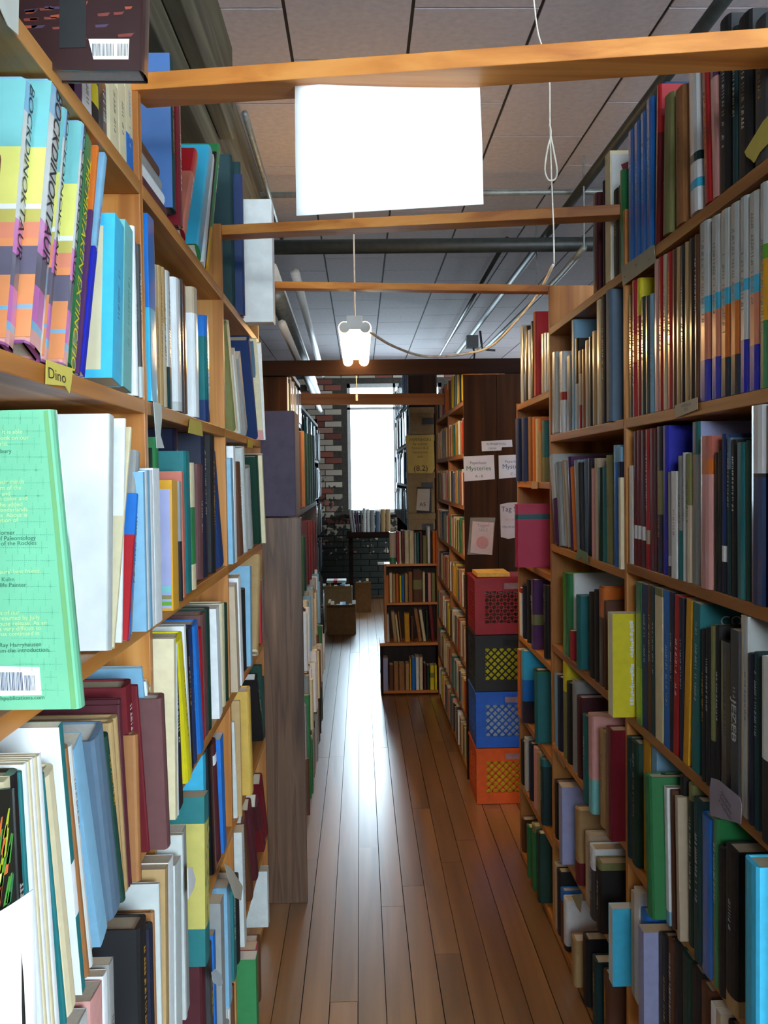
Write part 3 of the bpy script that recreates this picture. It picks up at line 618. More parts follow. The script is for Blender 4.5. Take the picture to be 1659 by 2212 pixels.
row('F', .355, 6.5, 'lower shelf of the small orange bookcase', '''
833 840 1328 sg L2; 844 852 1322 tn L7; 853 857 1328 cr L7; 859 862 1322 lbr L7; 873 884 1326 go L2; 888 893 1335 br; 894 902 1318 lbr L10; 906 914 1318 cr L10; 918 922 1322 dgn; 926 934 1310 dr L6 Tw''')
row('F', .03, 6.48, 'low dark bookcase under the small orange one', '''
825 838 1422 lav; 841 850 1437 br; 851 861 1434 lbr; 862 874 1434 lbr; 876 884 1434 tn; 885 888 1424 go b; 889 897 1422 bl; 898 905 1420 w; 906 913 1420 cr; 915 921 1434 mr; 922 928 1438 dgn; 929 938 1438 ye:.3/ol:.2/ye; 939 944 1438 ye''')
# shelves far beyond, on the right and left of the window
farR = bookcase('bookcase', 'dark bookcase of hardbacks right of the bright window', 1, .36, 7.1, 9.6, [2.02, 1.72, 1.41, 1.10, .8], 2.3, 2.28, .2, True, (M_DARKZ, M_DARKZ, M_BACK))
for q, z in enumerate((2.02, 1.72, 1.41, 1.10)):
    filler('R', z, .36, 7.13, 9.56, f'hardback case right of the window, level {q}', ['nv', 'k', 'mr', 'bl', 'gy', 'dr', 'lb'], .2, .27, .025, .05, 90 + q, (0, 2), .5)
farL = bookcase('bookcase', 'shelf unit left of the window holding blue-lit books', -1, -.38, 6.3, 8.9, [1.95, 1.62, 1.30, .98, .66, .34, .04], 2.0, 1.98, .2, True, (M_DARKZ, M_DARKZ, M_BACK))
for q, z in enumerate((1.62, 1.30, .98, .66, .34, .04)):
    filler('L', z, -.38, 6.34, 8.86, f'unit left of the window, level {q}', ['nv', 'k', 'mr', 'te', 'gy', 'w', 'db'], .2, .27, .025, .05, 100 + q, (0, 3), .5)
# books on the ledge beneath the window
ledge = tag(bx('ledge_table', -.17, .48, 11.55, 11.86, .74, .81, M_DARKX, None, .003), 'dark ledge under the bright window, row of books on it', 'ledge')
bx('leg', -.15, -.10, 11.6, 11.8, 0, .74, M_DARKX, ledge); bx('leg', .41, .46, 11.6, 11.8, 0, .74, M_DARKX, ledge)
row('F', .81, 11.56, 'ledge beneath the bright window', '''
752 758 1100 gy L7; 759 763 1102 gy L6; 765 769 1103 pp L6; 770 775 1104 dg L5; 776 781 1103 dg; 783 790 1098 sg; 791 798 1100 sg; 799 809 1102 gy; 811 821 1104 sb; 822 832 1100 tn; 833 843 1100 tn''')

# -------- overlap clean-up inside each row, then build
from collections import defaultdict
rows = defaultdict(list)
BAY = {'left bookcase nearest': (.60, 1.544), 'left bookcase second': (1.544, 2.445), 'left bookcase third': (2.445, 3.30),
       'right bookcase nearest': (1.27, 2.19), 'right bookcase second': (2.19, 3.06), 'narrow right': (3.06, 3.70)}
for d in BOOKS: rows[(d['side'], d['z'], d['where'].split(', ', 1)[-1] if d['side'] in 'LR' else d['where'])].append(d)
for k_, L in rows.items():
    bounds = next((v for kk, v in BAY.items() if kk in k_[2]), None)
    L.sort(key=lambda d: (d['yb'] + d['yt_']) / 2)
    drift0 = [d['yb'] for d in L]
    ext = lambda d: d['t'] / max(.6, math.cos(d['lean']))
    for it in range(60):
        moved = False
        for a_, b_ in zip(L, L[1:]):
            gap = min(b_['yb'] - a_['yb'], (b_['yb'] + b_['yt_'] - a_['yb'] - a_['yt_']) / 2 + .002) - (ext(a_) + ext(b_)) / 2 - .0005
            if gap < -1e-5:
                c1 = min(-gap * .3, max(0, b_['t'] - .008) * .5); b_['t'] -= c1
                c2 = min(-gap * .3, max(0, a_['t'] - .008) * .5); a_['t'] -= c2
                g2 = -gap - (c1 + c2) / 2
                for q, sg in ((a_, -1), (b_, 1)): q['yb'] += sg * g2 / 2; q['yt_'] += sg * g2 / 2
                moved = True
        if bounds:
            for d in L:
                for q, v, sg in (('yb', bounds[0] + .0115 + ext(d) / 2, 1), ('yb', bounds[1] - .0115 - ext(d) / 2, -1)):
                    lo = min(d['yb'], d['yt_']) if sg > 0 else max(d['yb'], d['yt_'])
                    if (v - lo) * sg > 1e-5:
                        sh = v - lo; d['yb'] += sh; d['yt_'] += sh; moved = True
        if not moved: break
    zl = {'left bookcase': ZL, 'right bookcase nearest': ZR, 'right bookcase second': [1.927, 1.593, 1.25, .934, .62, .325, .03], 'narrow right': [1.735, 1.445, 1.15, .86, .56, .29, .03]}
    zs_ = next((v for kk, v in zl.items() if kk in k_[2]), None)
    if zs_ and bounds:
        up_ = [z for z in zs_ if z > k_[1] + .1]
        if up_:
            room_ = min(up_) - .022 - k_[1] - .002
            for d in L:
                if d['B'] is None:
                    top = d['h'] * math.cos(d['lean']) + d['t'] * abs(math.sin(d['lean']))
                    if top > room_: d['h'] *= room_ / top
    mx_ = max((abs(d['yb'] - y0_) for d, y0_ in zip(L, drift0)), default=0)
    if mx_ > .04: print('DRIFT', k_, round(mx_, 3), len(L))
rb_ = random.Random(9)
def cover_geo(mb, t, h, d, bands, pb, slot=0):
    c = min(.0006 if pb else .0026, t * .22); b = min(.0008 if pb else .0055, t * .3)
    pr = [(-d, -t / 2), (-b, -t / 2), (-b * .35, -t * .39), (0, -t * .17), (0, t * .17), (-b * .35, t * .39), (-b, t / 2), (-d, t / 2),
          (-d, t / 2 - c), (-b - c, t / 2 - c), (-b - c, -t / 2 + c), (-d, -t / 2 + c)]
    n = len(pr); zz = [h]
    for f, cc in bands: zz.append(zz[-1] - f * h)
    zz[-1] = 0
    vs = [(x, y, z) for z in zz for x, y in pr]; fs = []; cs = []
    for i in range(len(zz) - 1):
        for k in range(n):
            a = i * n + k; b2 = i * n + (k + 1) % n
            fs.append((a, a + n, b2 + n, b2)); cs.append(bands[i][1])
    m = (len(zz) - 1) * n
    # C-shaped caps as quads
    for o, fl, cc in ((0, False, bands[0][1]), (m, True, bands[-1][1])):
        q = [(0, 1, 10, 11), (1, 2, 3, 10), (3, 4, 9, 10), (4, 5, 6, 9), (6, 7, 8, 9)]
        for f in q:
            f = tuple(o + a for a in f); fs.append(f[::-1] if fl else f); cs.append(cc)
    mb.poly(vs, fs, cs, slot)
    return c, b
def pages_geo(mb, t, h, d, c, b, pb, slot=0, tone=(.62, .56, .44)):
    e = .0004 if pb else .003
    mb.box(-d + (.0005 if pb else .004), -b - c - .0003, -t / 2 + c + .0002, t / 2 - c - .0002, e, h - e, tone, slot)
def title_geo(mb, t, h, colr, r):
    a = min(t * .3, .0085); z0 = h * r.uniform(.2, .5); z1 = h * r.uniform(.66, .9); z = z1; k = 0
    while z > z0 and k < 26:
        l = a * r.uniform(.35, .62)
        if r.random() < .84:
            if r.random() < .5: mb.box(.0001, .0005, -a / 2, a / 2, z - l, z - l * .55, colr); mb.box(.0001, .0005, -a / 2, -a / 5, z - l * .55, z, colr)
            else: mb.box(.0001, .0005, -a / 2, a / 2, z - l * .4, z, colr)
        z -= l + a * .16; k += 1
def parse(cs):
    out = []; rest = 1.0
    parts = cs.split('/')
    for i, p in enumerate(parts):
        q = p.split(':'); f = float(q[1]) if len(q) > 1 and i < len(parts) - 1 else None
        if f is None: f = max(.01, rest)
        f = min(f, max(.01, rest)); rest -= f
        out.append((f, col(q[0])))
    return out
BOOKS.sort(key=lambda d: -(d['area'] + (1e9 if d['key'] else 0)))
KEY = {}
single = BOOKS[:300]; rest = BOOKS[300:]
# labels
def cname(d):
    if d['desc']: return d['desc']
    seen = []
    for p in d['col'].split('/'):
        n = PAL[p.split(':')[0]][1]
        if n not in seen: seen.append(n)
    fin = 'glossy ' if d['gloss'] else ''
    thin = 'thin ' if d['t'] < .012 else ('thick ' if d['t'] > .038 else '')
    return thin + fin + (seen[0] if len(seen) == 1 else seen[0] + ' and ' + seen[1])
bywhere = defaultdict(list)
for d in BOOKS: bywhere[d['where']].append(d)
ORD = ['first', 'second', 'third', 'fourth', 'fifth', 'sixth', 'seventh', 'eighth']
for wv, L in bywhere.items():
    L.sort(key=lambda d: (d['x0']))
    names = [cname(d) for d in L]
    for i, d in enumerate(L):
        same = [j for j in range(len(L)) if names[j] == names[i]]
        nm = names[i]
        if len(same) > 1:
            r_ = same.index(i)
            nm = (ORD[r_] if r_ < 8 else f'{r_ + 1}th') + ' ' + nm
            tail = ' from left'
        else: tail = ''
        lab = f'{nm} book{tail}, {wv}'.replace(', book', ' book')
        ws = lab.split()
        if len(ws) > 16: lab = lab.replace(' from the camera', '').replace('nearest the camera', 'nearest').replace(' the ', ' ')
        d['label'] = lab
def place(o, d):
    rz = {'L': 0, 'R': math.pi, 'F': -math.pi / 2}[d['side']]
    ln = d['lean']; rx = -ln if d['side'] in 'LF' else ln
    lift = d['t'] / 2 * abs(math.sin(ln)) + .0004
    if d['side'] == 'F': loc = (d['yb'], d['Xs'], d['zb'] + lift)
    else: loc = (d['Xs'], d['yb'], d['zb'] + lift)
    return loc, (rx, 0, rz + d.get('rz', 0))
PT = [(.66, .6, .48), (.6, .5, .36), (.74, .72, .66), (.55, .47, .33)]
for d in single:
    r = rb_; t = d['t'] * .985; h = d['h']; dp = d['depth'] or min(.235, max(.12, h * r.uniform(.62, .74)))
    bands = parse(d['col'])
    mb = MB(); c, b = cover_geo(mb, t, h, dp, bands, d['pb'])
    if d.get('out'): mb.v = [(-dp - x, -y, z) for x, y, z in mb.v]
    o = mb.obj('book', M_GLOSS if d['gloss'] else M_CLOTH)
    loc, rot = place(o, d); o.location = loc; o.rotation_euler = rot
    tag(o, d['label'], 'book', 'books: ' + d['where'])
    pg = MB(); pages_geo(pg, t, h, dp, c, b, d['pb'], tone=r.choice(PT))
    if d.get('out'): pg.v = [(-dp - x, -y, z) for x, y, z in pg.v]
    pg.obj('page_block', M_PAGES, o)
    tc = d['title']
    if tc == 'auto':
        lum = sum(bands[0][1]) / 3
        tc = None if r.random() < .35 else ('k' if lum > .25 else r.choice(['go', 'w', 'sg', 'go', 'cr']))
    if tc and t > .009:
        tm = MB(); title_geo(tm, t, h, tuple(.6 * a_ + .4 * b_ for a_, b_ in zip(col(tc), bands[0][1])), r)
        if tm.v: tm.obj('spine_title', M_INK, o)
    o['t'] = t; o['h'] = h; o['d'] = dp
    if d['key']: KEY[d['key']] = o
mb = MB()
for d in rest:
    r = rb_; t = d['t'] * .97; h = d['h']; dp = d['depth'] or min(.2, max(.1, h * .65))
    s_ = MB(); c, b = cover_geo(s_, t, h, dp, parse(d['col']), d['pb'], 1 if d['gloss'] else 0)
    pages_geo(s_, t, h, dp, c, b, d['pb'], 2, r.choice(PT))
    loc, rot = place(None, d)
    T = Matrix.Translation(loc) @ Matrix.Rotation(rot[2], 4, 'Z') @ Matrix.Rotation(rot[0], 4, 'X')
    oo = len(mb.v); mb.v += [tuple(T @ Vector(v)) for v in s_.v]; mb.f += [[oo + a for a in f] for f in s_.f]; mb.c += s_.c; mb.m += s_.m
o = mb.obj('background_books', [M_CLOTH, M_GLOSS, M_PAGES]); o['kind'] = 'stuff'
tag(o, 'mass of smaller books and paperbacks filling the remaining and distant shelves', 'books')
print('books', len(single), len(rest))

def patch(parent, x, z0, z1, y0, y1, c, name='cover_print', th=.0004, mat=None):
    """thin printed patch on a book face; face: near cover (local -Y for L rows, +Y for R rows)"""
    m = MB(); m.box(x[0], x[1], y0, y1, z0, z1, c); return m.obj(name, mat or M_INK, parent)
def near_cover(o, side, u0, u1, v0, v1, cname_, name='cover_print', lift=.0006):
    """print on the cover that faces the camera; u: 0 at the spine to 1 at the fore edge, v: 0 bottom to 1 top"""
    t, h, d = o['t'], o['h'], o['d']; y = -t / 2 if side == 'L' else t / 2; s = -1 if side == 'L' else 1
    a, b = sorted((y + s * .00005, y + s * lift))
    return patch(o, (-d * u1, -d * u0), v0 * h, v1 * h, a, b, col(cname_) if isinstance(cname_, str) else cname_, name)
def cover_text(o, side, s, size, u, v, cname_, name='lettering'):
    t, h, d = o['t'], o['h'], o['d']
    if side == 'L': return text(s, size, o, M_INK, (-d * u, -t / 2 - .0009, v * h), (math.pi / 2, 0, 0), name, col(cname_))
    return text(s, size, o, M_INK, (-d * u, t / 2 + .0009, v * h), (math.pi / 2, 0, math.pi), name, col(cname_))
def spine_text(o, s, size, v, cname_, sx=1):
    return text(s, size, o, M_INK, (.0009, 0, v * o['h']), (math.pi / 2, math.pi / 2, math.pi / 2), 'spine_title', col(cname_), sx)
# printed covers
for k in ('j1', 'j2', 'j3', 'j4'):
    o = KEY[k]; a = o['t'] * .62
    spine_text(o, 'BOCKDINOKTAUR', a, .66, 'k', .16 * o['h'] / (a * 2.0))
    near_cover(o, 'L', .0, .9, .72, .99, 'ta'); near_cover(o, 'L', .0, .9, .5, .72, 'py'); near_cover(o, 'L', .0, .9, .48, .5, 'w'); near_cover(o, 'L', .0, .9, .43, .48, 'my')
    near_cover(o, 'L', .0, .9, .37, .43, 'pe'); near_cover(o, 'L', .0, .9, .34, .37, 'oc'); near_cover(o, 'L', .0, .9, .235, .34, 'pur')
    near_cover(o, 'L', .0, .9, .125, .235, 'oc'); near_cover(o, 'L', .0, .9, .11, .125, 'lb'); near_cover(o, 'L', .0, .9, .01, .11, 'oc')
    for v in (.74, .72, .70, .64, .62, .60, .58): cover_text(o, 'L', 'A story for you', .0055, .2, v, 'dg')
spine_text(KEY['mis'], 'THE MISTAKEN EXTINCTION', KEY['mis']['t'] * .55, .42, 'ye', 1.0)
o = KEY['dict']
for k, ch in enumerate('HARBISCTORAN'): pass
o = KEY['lavcover']
near_cover(o, 'L', .03, .6, .02, .93, 'lav'); near_cover(o, 'L', .03, .6, .14, .19, 'ta', lift=.001); near_cover(o, 'L', .03, .6, .09, .12, 'ol', lift=.001); near_cover(o, 'L', .03, .6, .04, .07, 'lg', lift=.001)
o = KEY['con']; cover_text(o, 'R', 'CONSU', .026, .34, .9, 'w'); 
o = KEY['blu']; near_cover(o, 'L', .0, 1, 0, 1, lin((64, 104, 160)))
o = KEY['map']; r6 = random.Random(6); tm = MB()
for k in range(34):
    cy, cz = r6.uniform(-.38, .38) * o['t'], r6.uniform(.24, .82) * o['h']; a_ = r6.uniform(.002, .009); n_ = 7
    pts = [(.0004 + k * 2e-6, cy + a_ * r6.uniform(.4, 1) * math.cos(q * 2 * math.pi / n_), cz + 1.6 * a_ * r6.uniform(.4, 1) * math.sin(q * 2 * math.pi / n_)) for q in range(n_)]
    pts = [(x_, max(-.46 * o['t'], min(.46 * o['t'], y_)), z_) for x_, y_, z_ in pts]
    tm.poly(pts, [tuple(range(n_))], lin(r6.choice([(120, 136, 92), (150, 150, 100), (214, 206, 120), (104, 120, 84)])))
tm.obj('map_print', M_INK, o)
o = KEY['flame']; near_cover(o, 'L', .0, .8, .02, .36, 'rd'); near_cover(o, 'L', .05, .7, .08, .3, 'og', lift=.001)
near_cover(KEY['wcov'], 'L', 0, 1, 0, 1, 'w')
o = KEY['cyc']; near_cover(o, 'L', .1, .9, .05, .92, 'cr')
o = KEY['ybig']
r5 = random.Random(5); tm = MB()
for v0, v1 in ((.12, .5), (.58, .93)):
    z = v0
    while z < v1:
        l = r5.uniform(.012, .03); w_ = r5.uniform(.005, .008)
        tm.box(-.04 - w_, -.04 + r5.uniform(-.002, .002), o['t'] / 2 + .0002, o['t'] / 2 + .0008, z * o['h'], (z + l) * o['h'], col('w')); z += l + .006
tm.obj('cover_lettering', M_INK, o)
near_cover(KEY['wht'], 'L', 0.01, 1, 0, 1, 'w')
near_cover(KEY['rb'], 'R', .02, .98, .0, 1, 'rb')
near_cover(KEY['lavbig'], 'R', .02, .98, .0, 1, 'lav'); near_cover(KEY['tallgrey'], 'R', .02, .98, .0, 1, 'sg')
near_cover(KEY['yel'], 'R', .02, .98, .72, 1, 'ye')
o = KEY['crm']; near_cover(o, 'R', .02, .9, .0, .97, 'sg')
mbr = MB(); mbr.bar((-.03, 0, .86 * o['h']), (-.11, 0, .97 * o['h']), .02, .0005, (0, 1, 0), col('dr')); q = mbr.obj('printed_ribbon', M_INK, o); q.location = (0, o['t'] / 2 + .001, 0)
spine_text(KEY['jez'], 'JEZEB', .028, .5, 'sg'); 
o = KEY['nt']; text('N', .032, o, M_INK, (.0008, .0, o['h'] * .72), (math.pi / 2, 0, math.pi / 2), 'spine_title', col('w')); text('T', .032, o, M_INK, (.0008, .0, o['h'] * .6), (math.pi / 2, 0, math.pi / 2), 'spine_title', col('w'))

# ------------------------------------------------------------ big cover facing the camera, left edge of the picture
def slab_book(name, label, quad, Y, th, cover, pages, parts=True):
    """a book standing with its cover towards the camera; quad = corners TL, TR, BR, BL of the cover"""
    P = [Vector(ony(px, py, Y)) for px, py in quad]
    base = (P[2] + P[3]) / 2; base.y = Y + th / 2
    m = MB(); n = Vector((0, 1, 0)); c = .0025
    for a, b in ((0, c), (th - c, th)):
        vs = [p + n * a - base for p in P] + [p + n * b - base for p in P]
        m.poly(vs, [(0, 1, 2, 3), (7, 6, 5, 4), (0, 4, 5, 1), (1, 5, 6, 2), (2, 6, 7, 3), (3, 7, 4, 0)], cover)
    # spine on the aisle side, slightly rounded
    ex = (P[1] - P[0]).normalized(); vs = []
    for k in range(7):
        a = math.pi * k / 6; off = ex * (.004 * math.sin(a)) + n * (th / 2 - th / 2 * math.cos(a))
        vs += [P[1] + off - base, P[2] + off - base]
    m.poly(vs, [(2 * k, 2 * k + 2, 2 * k + 3, 2 * k + 1) for k in range(6)], cover)
    o = m.obj(name, M_GLOSS); o.location = base; tag(o, label, 'book')
    ct = (P[0] + P[1] + P[2] + P[3]) / 4; pg = MB()
    Q = [ct + (p - ct) * .975 + ex * .0 for p in P]
    vs = [p + n * (c + .0003) - base for p in Q] + [p + n * (th - c - .0003) - base for p in Q]
    pg.poly(vs, [(0, 1, 2, 3), (7, 6, 5, 4), (0, 4, 5, 1), (1, 5, 6, 2), (2, 6, 7, 3), (3, 7, 4, 0)], pages)
    pg.obj('page_block', M_PAGES, o)
    return o, P, base
o, P, base = slab_book('book', 'large mint green book standing face out at the left edge, barcode on its cover',
    [(-210, 892), (103, 884), (165, 1532), (-210, 1536)], .90, .022, lin((116, 192, 152)), (.7, .68, .6))
def onface(px, py, Y, base, lift): 
    v = Vector(ony(px, py, Y - lift)); return v - base
def face_poly(name, pts, Y, base, c, parent, lift=.0006):
    m = MB(); k = len(pts); f = [onface(px, py, Y, base, lift) for px, py in pts]; g = [v + Vector((0, lift * .7, 0)) for v in f]
    m.poly(f + g, [tuple(range(k)), tuple(range(2 * k - 1, k - 1, -1))] + [(i, i + k, (i + 1) % k + k, (i + 1) % k) for i in range(k)], c)
    return m.obj(name, M_INK, parent)
face_poly('cover_edge_strip', [(94, 888), (103, 886), (165, 1530), (154, 1532)], .90, base, lin((104, 164, 104)), o)
face_poly('barcode_label', [(-20, 1439), (85, 1441), (90, 1501), (-20, 1504)], .90, base, lin((226, 234, 250)), o)
bb = MB(); rr = random.Random(2)
for k in range(30):
    x = -14 + k * 3.0
    if 46 < x < 50: continue
    w_ = rr.choice([.7, 1.1, 1.7])
    f = [onface(a, b_, .90, base, .0012) for a, b_ in ((x, 1452 + (7 if x > 48 else 0)), (x + w_, 1452 + (7 if x > 48 else 0)), (x + w_ + 2.4, 1492), (x + 2.4, 1492))]
    if x > 76: continue
    bb.poly(f, [(0, 1, 2, 3)], lin((40, 40, 70)))
bb.obj('barcode', M_INK, o)
def facetext(s, px, py, size, c, Y=.90, b=None, par=None, lift=.0012):
    v = onface(px, py, Y, b if b is not None else base, lift)
    return text(s, size, par or o, M_INK, v, (math.pi / 2, math.radians(-.6), 0), 'lettering', c)
YL = lin((190, 222, 150)); DG = lin((40, 104, 84))
for s, px, py, c in (('It is able', 26, 933, YL), ('to look on our', 22, 946, YL), ('world.', 0, 959, YL), ('Bradbury', 0, 975, DG),
    ('their minds', 22, 1041, YL), ('turn of the', 17, 1054, YL), ('past and', 0, 1067, YL), ('in color and', 27, 1077, YL), ('the added', 22, 1090, YL),
    ('wonderlands', 25, 1101, YL), ('Ides. About is', 22, 1113, YL), ('motion of', 12, 1124, YL), ('Horner', 12, 1151, DG), ('er of Paleontology', 28, 1163, DG), ('um of the Rockies', 30, 1174, DG),
    ("nosaurs' best friend.", 34, 1235, YL), ('n Kuhn', 12, 1252, DG), ('ildlife Painter', 22, 1264, DG), ('ries of our', 14, 1324, YL), ('is resumed by Jully', 36, 1335, YL),
    ('ate house release. As an', 36, 1347, YL), ('was very difficult to', 36, 1358, YL), ('It has continued in', 36, 1369, YL), ('Ray Harryhausen', 44, 1393, DG), ('from the introduction', 46, 1405, DG), ('fleshpublications.com', 40, 1508, DG)):
    facetext(s, px, py, .0056, c)
dots = MB(); rr = random.Random(7)
for gy in range(22):
    for gx in range(6):
        cx = -8 + gx * 26 + (13 if gy % 2 else 0) + gy * 2; cy = 903 + gy * 28
        if cx > 92 + (cy - 892) * .09 - 8 or (1435 < cy < 1505 and cx < 96): continue
        for a in range(7):
            for ux, uy in ((a * 4 - 12, 0), (0, a * 4 - 12)):
                f = [onface(cx + ux + i, cy + uy + j, .90, base, .0009) for i, j in ((-1, -1), (1, -1), (1, 1), (-1, 1))]
                dots.poly(f, [(0, 1, 2, 3)], lin((90, 172, 138)))
dots.obj('cover_pattern', M_INK, o)
# book with flame-like dark cover lying upright above the small cream books
o, P, base = slab_book('book', 'big dark book with orange-streaked cover and barcode, topmost at upper left',
    [(-60, -190), (309, -196), (301, 152), (-60, 150)], 1.105, .037, lin((48, 24, 24)), (.5, .46, .48))
for k in range(26):
    px = rr.uniform(20, 280); py = rr.uniform(0, 95); l = rr.uniform(12, 40)
    face_poly('flame_streak', [(px, py), (px + l, py - rr.uniform(0, 4)), (px + l * .8, py + 5), (px + 2, py + 6)], 1.105, base, lin(rr.choice([(150, 62, 30), (110, 40, 30), (60, 40, 70)])), o)
face_poly('cover_panel', [(128, -190), (186, -190), (186, 102), (128, 104)], 1.105, base, lin((8, 10, 12)), o, .001)
face_poly('barcode_label', [(191, 84), (279, 84), (277, 128), (202, 128)], 1.105, base, lin((235, 238, 242)), o, .0012)
bb = MB()
for k in range(26):
    x = 199 + k * 3
    if 246 < x < 251: continue
    f = [onface(a, b_, 1.105, base, .0018) for a, b_ in ((x, 94), (x + rr.choice([.8, 1.6]), 94), (x + 1.2, 121), (x, 121))]
    bb.poly(f, [(0, 1, 2, 3)], lin((20, 20, 30)))
bb.obj('barcode', M_INK, o)
# glossy back cover of the thick white book is its own; picture-cover magazine at bottom left
m = MB(); Pm = [Vector(onx(px, py, -.298)) for px, py in ((-90, 1700), (0, 1700), (20, 2090), (-60, 2090))]
o, P, base = slab_book('magazine', 'magazine with green and yellow leaf picture at the lower left corner', [(-120, 1722), (20, 1704), (44, 2240), (-120, 2240)], .76, .004, lin((22, 24, 20)), (.8, .8, .8))
for k in range(26):
    px = rr.uniform(-20, 28); py = rr.uniform(1730, 1930)
    face_poly('printed_leaf', [(px, py), (px + 3, py - 2), (px - 4, py + 60), (px - 12, py + 66)], .76, base, lin(rr.choice([(150, 160, 20), (60, 130, 40), (190, 90, 30), (30, 100, 60), (210, 200, 120)])), o)
# curled white sheet in front of it
cs = MB(); vs = []; n = 14
for j in range(2):
    for i in range(n + 1):
        f = i / n; x = -.345 + .08 * f; y = .735 - .05 * math.sin(f * math.pi * .5) * 0 + .035 * f ** 3
        z0 = .96; z1 = 1.125 + .02 * f * f
        vs.append((x, y, z0 if j == 0 else z1))
cs.poly(vs, [(i, i + 1, i + n + 2, i + n + 1) for i in range(n)])
cs = cs.obj('curled_sheet', M_PAPER, None, True); sm = cs.modifiers.new('thick', 'SOLIDIFY'); sm.thickness = .001
tag(cs, 'curled blank white sheet at the bottom left corner', 'paper')

# ------------------------------------------------------------ paper signs and tapes
# blank sheet under the first beam
P = [Vector(ony(px, py, 1.49)) for px, py in ((636, 178), (1036, 142), (1045, 440), (640, 465))]
g = MB(); n = 16; vs = []
for j in range(n + 1):
    for i in range(n + 1):
        a = P[0].lerp(P[1], i / n); b = P[3].lerp(P[2], i / n); v = a.lerp(b, j / n)
        v = v + Vector((0, .006 * math.sin(i / n * 3.0) * (1 - j / n) + .003 * math.sin(j * .5) + (.012 * max(0, 1 - i / 2.2) * max(0, 1 - j / 2.5)), 0))
        vs.append(v - P[0])
g.poly(vs, [(j * (n + 1) + i, (j + 1) * (n + 1) + i, (j + 1) * (n + 1) + i + 1, j * (n + 1) + i + 1) for j in range(n) for i in range(n)])
o = g.obj('paper_sheet', M_PAPER, None, True); o.location = P[0]
sm = o.modifiers.new('thick', 'SOLIDIFY'); sm.thickness = .0004
tag(o, 'blank white paper sheet hanging from the nearest wooden beam', 'sign')
poly_sheet('shelf_label', [(-20, -40), (40, -30), (38, 76), (16, 56), (0, 20), (-20, 0)], 'X', -.331, lin((190, 194, 186)), 'white shelf label hanging at the upper left corner', 'label')
# white panel by the third left bookcase
tag(bx('document_box', -.372, -.252, 2.93, 3.0, 1.936, 2.30, M_WHITE, None, .003), 'tall white cardboard box jutting from the top left shelf, crossed by the second beam', 'box')
YT = lin((214, 200, 90))
o, b_ = poly_sheet('tape_label', [(99, 777), (156, 796), (153, 828), (149, 850), (140, 834), (98, 830)], 'X', -.333, YT, 'yellow tape with handwriting on the shelf under the pastel-jacketed books', 'label')
text('Dino', .017, o, M_INK, Vector(onx(124, 812, -.3318)) - b_, (math.pi / 2, 0, math.pi / 2), 'handwriting', lin((30, 30, 30)), 1.9)
poly_sheet('tape_label', [(410, 905), (434, 912), (438, 943), (406, 935)], 'X', -.331, lin((190, 170, 60)), 'crumpled yellow tape tag on the shelf of the second left bookcase', 'label')
poly_sheet('tape_label', [(536, 949), (547, 954), (545, 968), (534, 966)], 'X', -.331, lin((190, 170, 60)), 'tiny yellow tape tag on the third left bookcase', 'label')
poly_sheet('paper_strip', [(331, 868), (348, 872), (349, 905), (346, 940), (354, 968), (338, 968), (335, 930)], 'X', -.327, lin((186, 196, 190)), 'pale green paper slip dangling over the shelf between the first two left bookcases', 'label')
o, b_ = poly_sheet('tape_strip', [(1342, 578), (1413, 528), (1416, 566), (1345, 618)], 'X', .598, lin((150, 152, 136)), 'grey tape patch wrapped on the top right shelf edge', 'tape')
for px, py in ((1350, 598), (1374, 572), (1402, 560)):
    q = MB(); v = Vector(onx(px, py, .5975)) - b_; q.tube([v, v + Vector((-.001, 0, 0))], .002, 8); q.obj('nail_head', M_METAL, o)
o, b_ = poly_sheet('tape_label', [(1648, 262), (1659, 250), (1668, 300), (1640, 330), (1628, 352), (1622, 345), (1612, 338), (1608, 328)], 'X', .597, YT, 'torn yellow tape tag near the top right corner', 'label')
o, b_ = poly_sheet('card_label', [(1457, 876), (1506, 858), (1507, 884), (1459, 903)], 'X', .597, lin((176, 168, 150)), 'small stapled card under the red books on the right', 'label')
text('HARDBACK\nSETS', .008, o, M_INK, Vector(onx(1482, 880, .5955)) - b_, (math.pi / 2, 0, -math.pi / 2), 'handwriting', lin((60, 70, 90)), 1.2)
o, b_ = poly_sheet('card_label', [(1536, 1680), (1552, 1685), (1597, 1722), (1602, 1738), (1600, 1780), (1536, 1762), (1533, 1750), (1533, 1700)], 'X', .574, lin((150, 144, 160)), 'white handwritten card pinned to the lower right shelf edge', 'label')
text('Graphic\nScientists\n+ Mathem.', .0095, o, M_INK, Vector(onx(1567, 1738, .5725)) - b_, (math.pi / 2, math.radians(14), -math.pi / 2), 'handwriting', lin((24, 16, 44)), 1.4)
poly_sheet('tape_label', [(1248, 1183), (1259, 1190), (1269, 1194), (1270, 1216), (1262, 1214), (1256, 1203), (1243, 1211)], 'X', .596, lin((120, 150, 124)), 'green tape tab under the third shelf of the second right bookcase', 'label')
poly_sheet('card_label', [(1149, 1040), (1161, 1040), (1161, 1056), (1148, 1056)], 'X', .596, lin((190, 160, 120)), 'small buff tag on the narrow right bookcase', 'label')
poly_sheet('paper_scrap', [(1235, 1935), (1258, 1930), (1254, 1972), (1246, 1960)], 'X', .59, lin((150, 150, 120)), 'folded pale scrap sticking out low on the right', 'paper')
poly_sheet('torn_paper', [(1199, 1618), (1222, 1652), (1219, 1660), (1206, 1640)], 'X', .592, lin((150, 116, 84)), 'brown torn paper hanging on a low right shelf', 'paper')
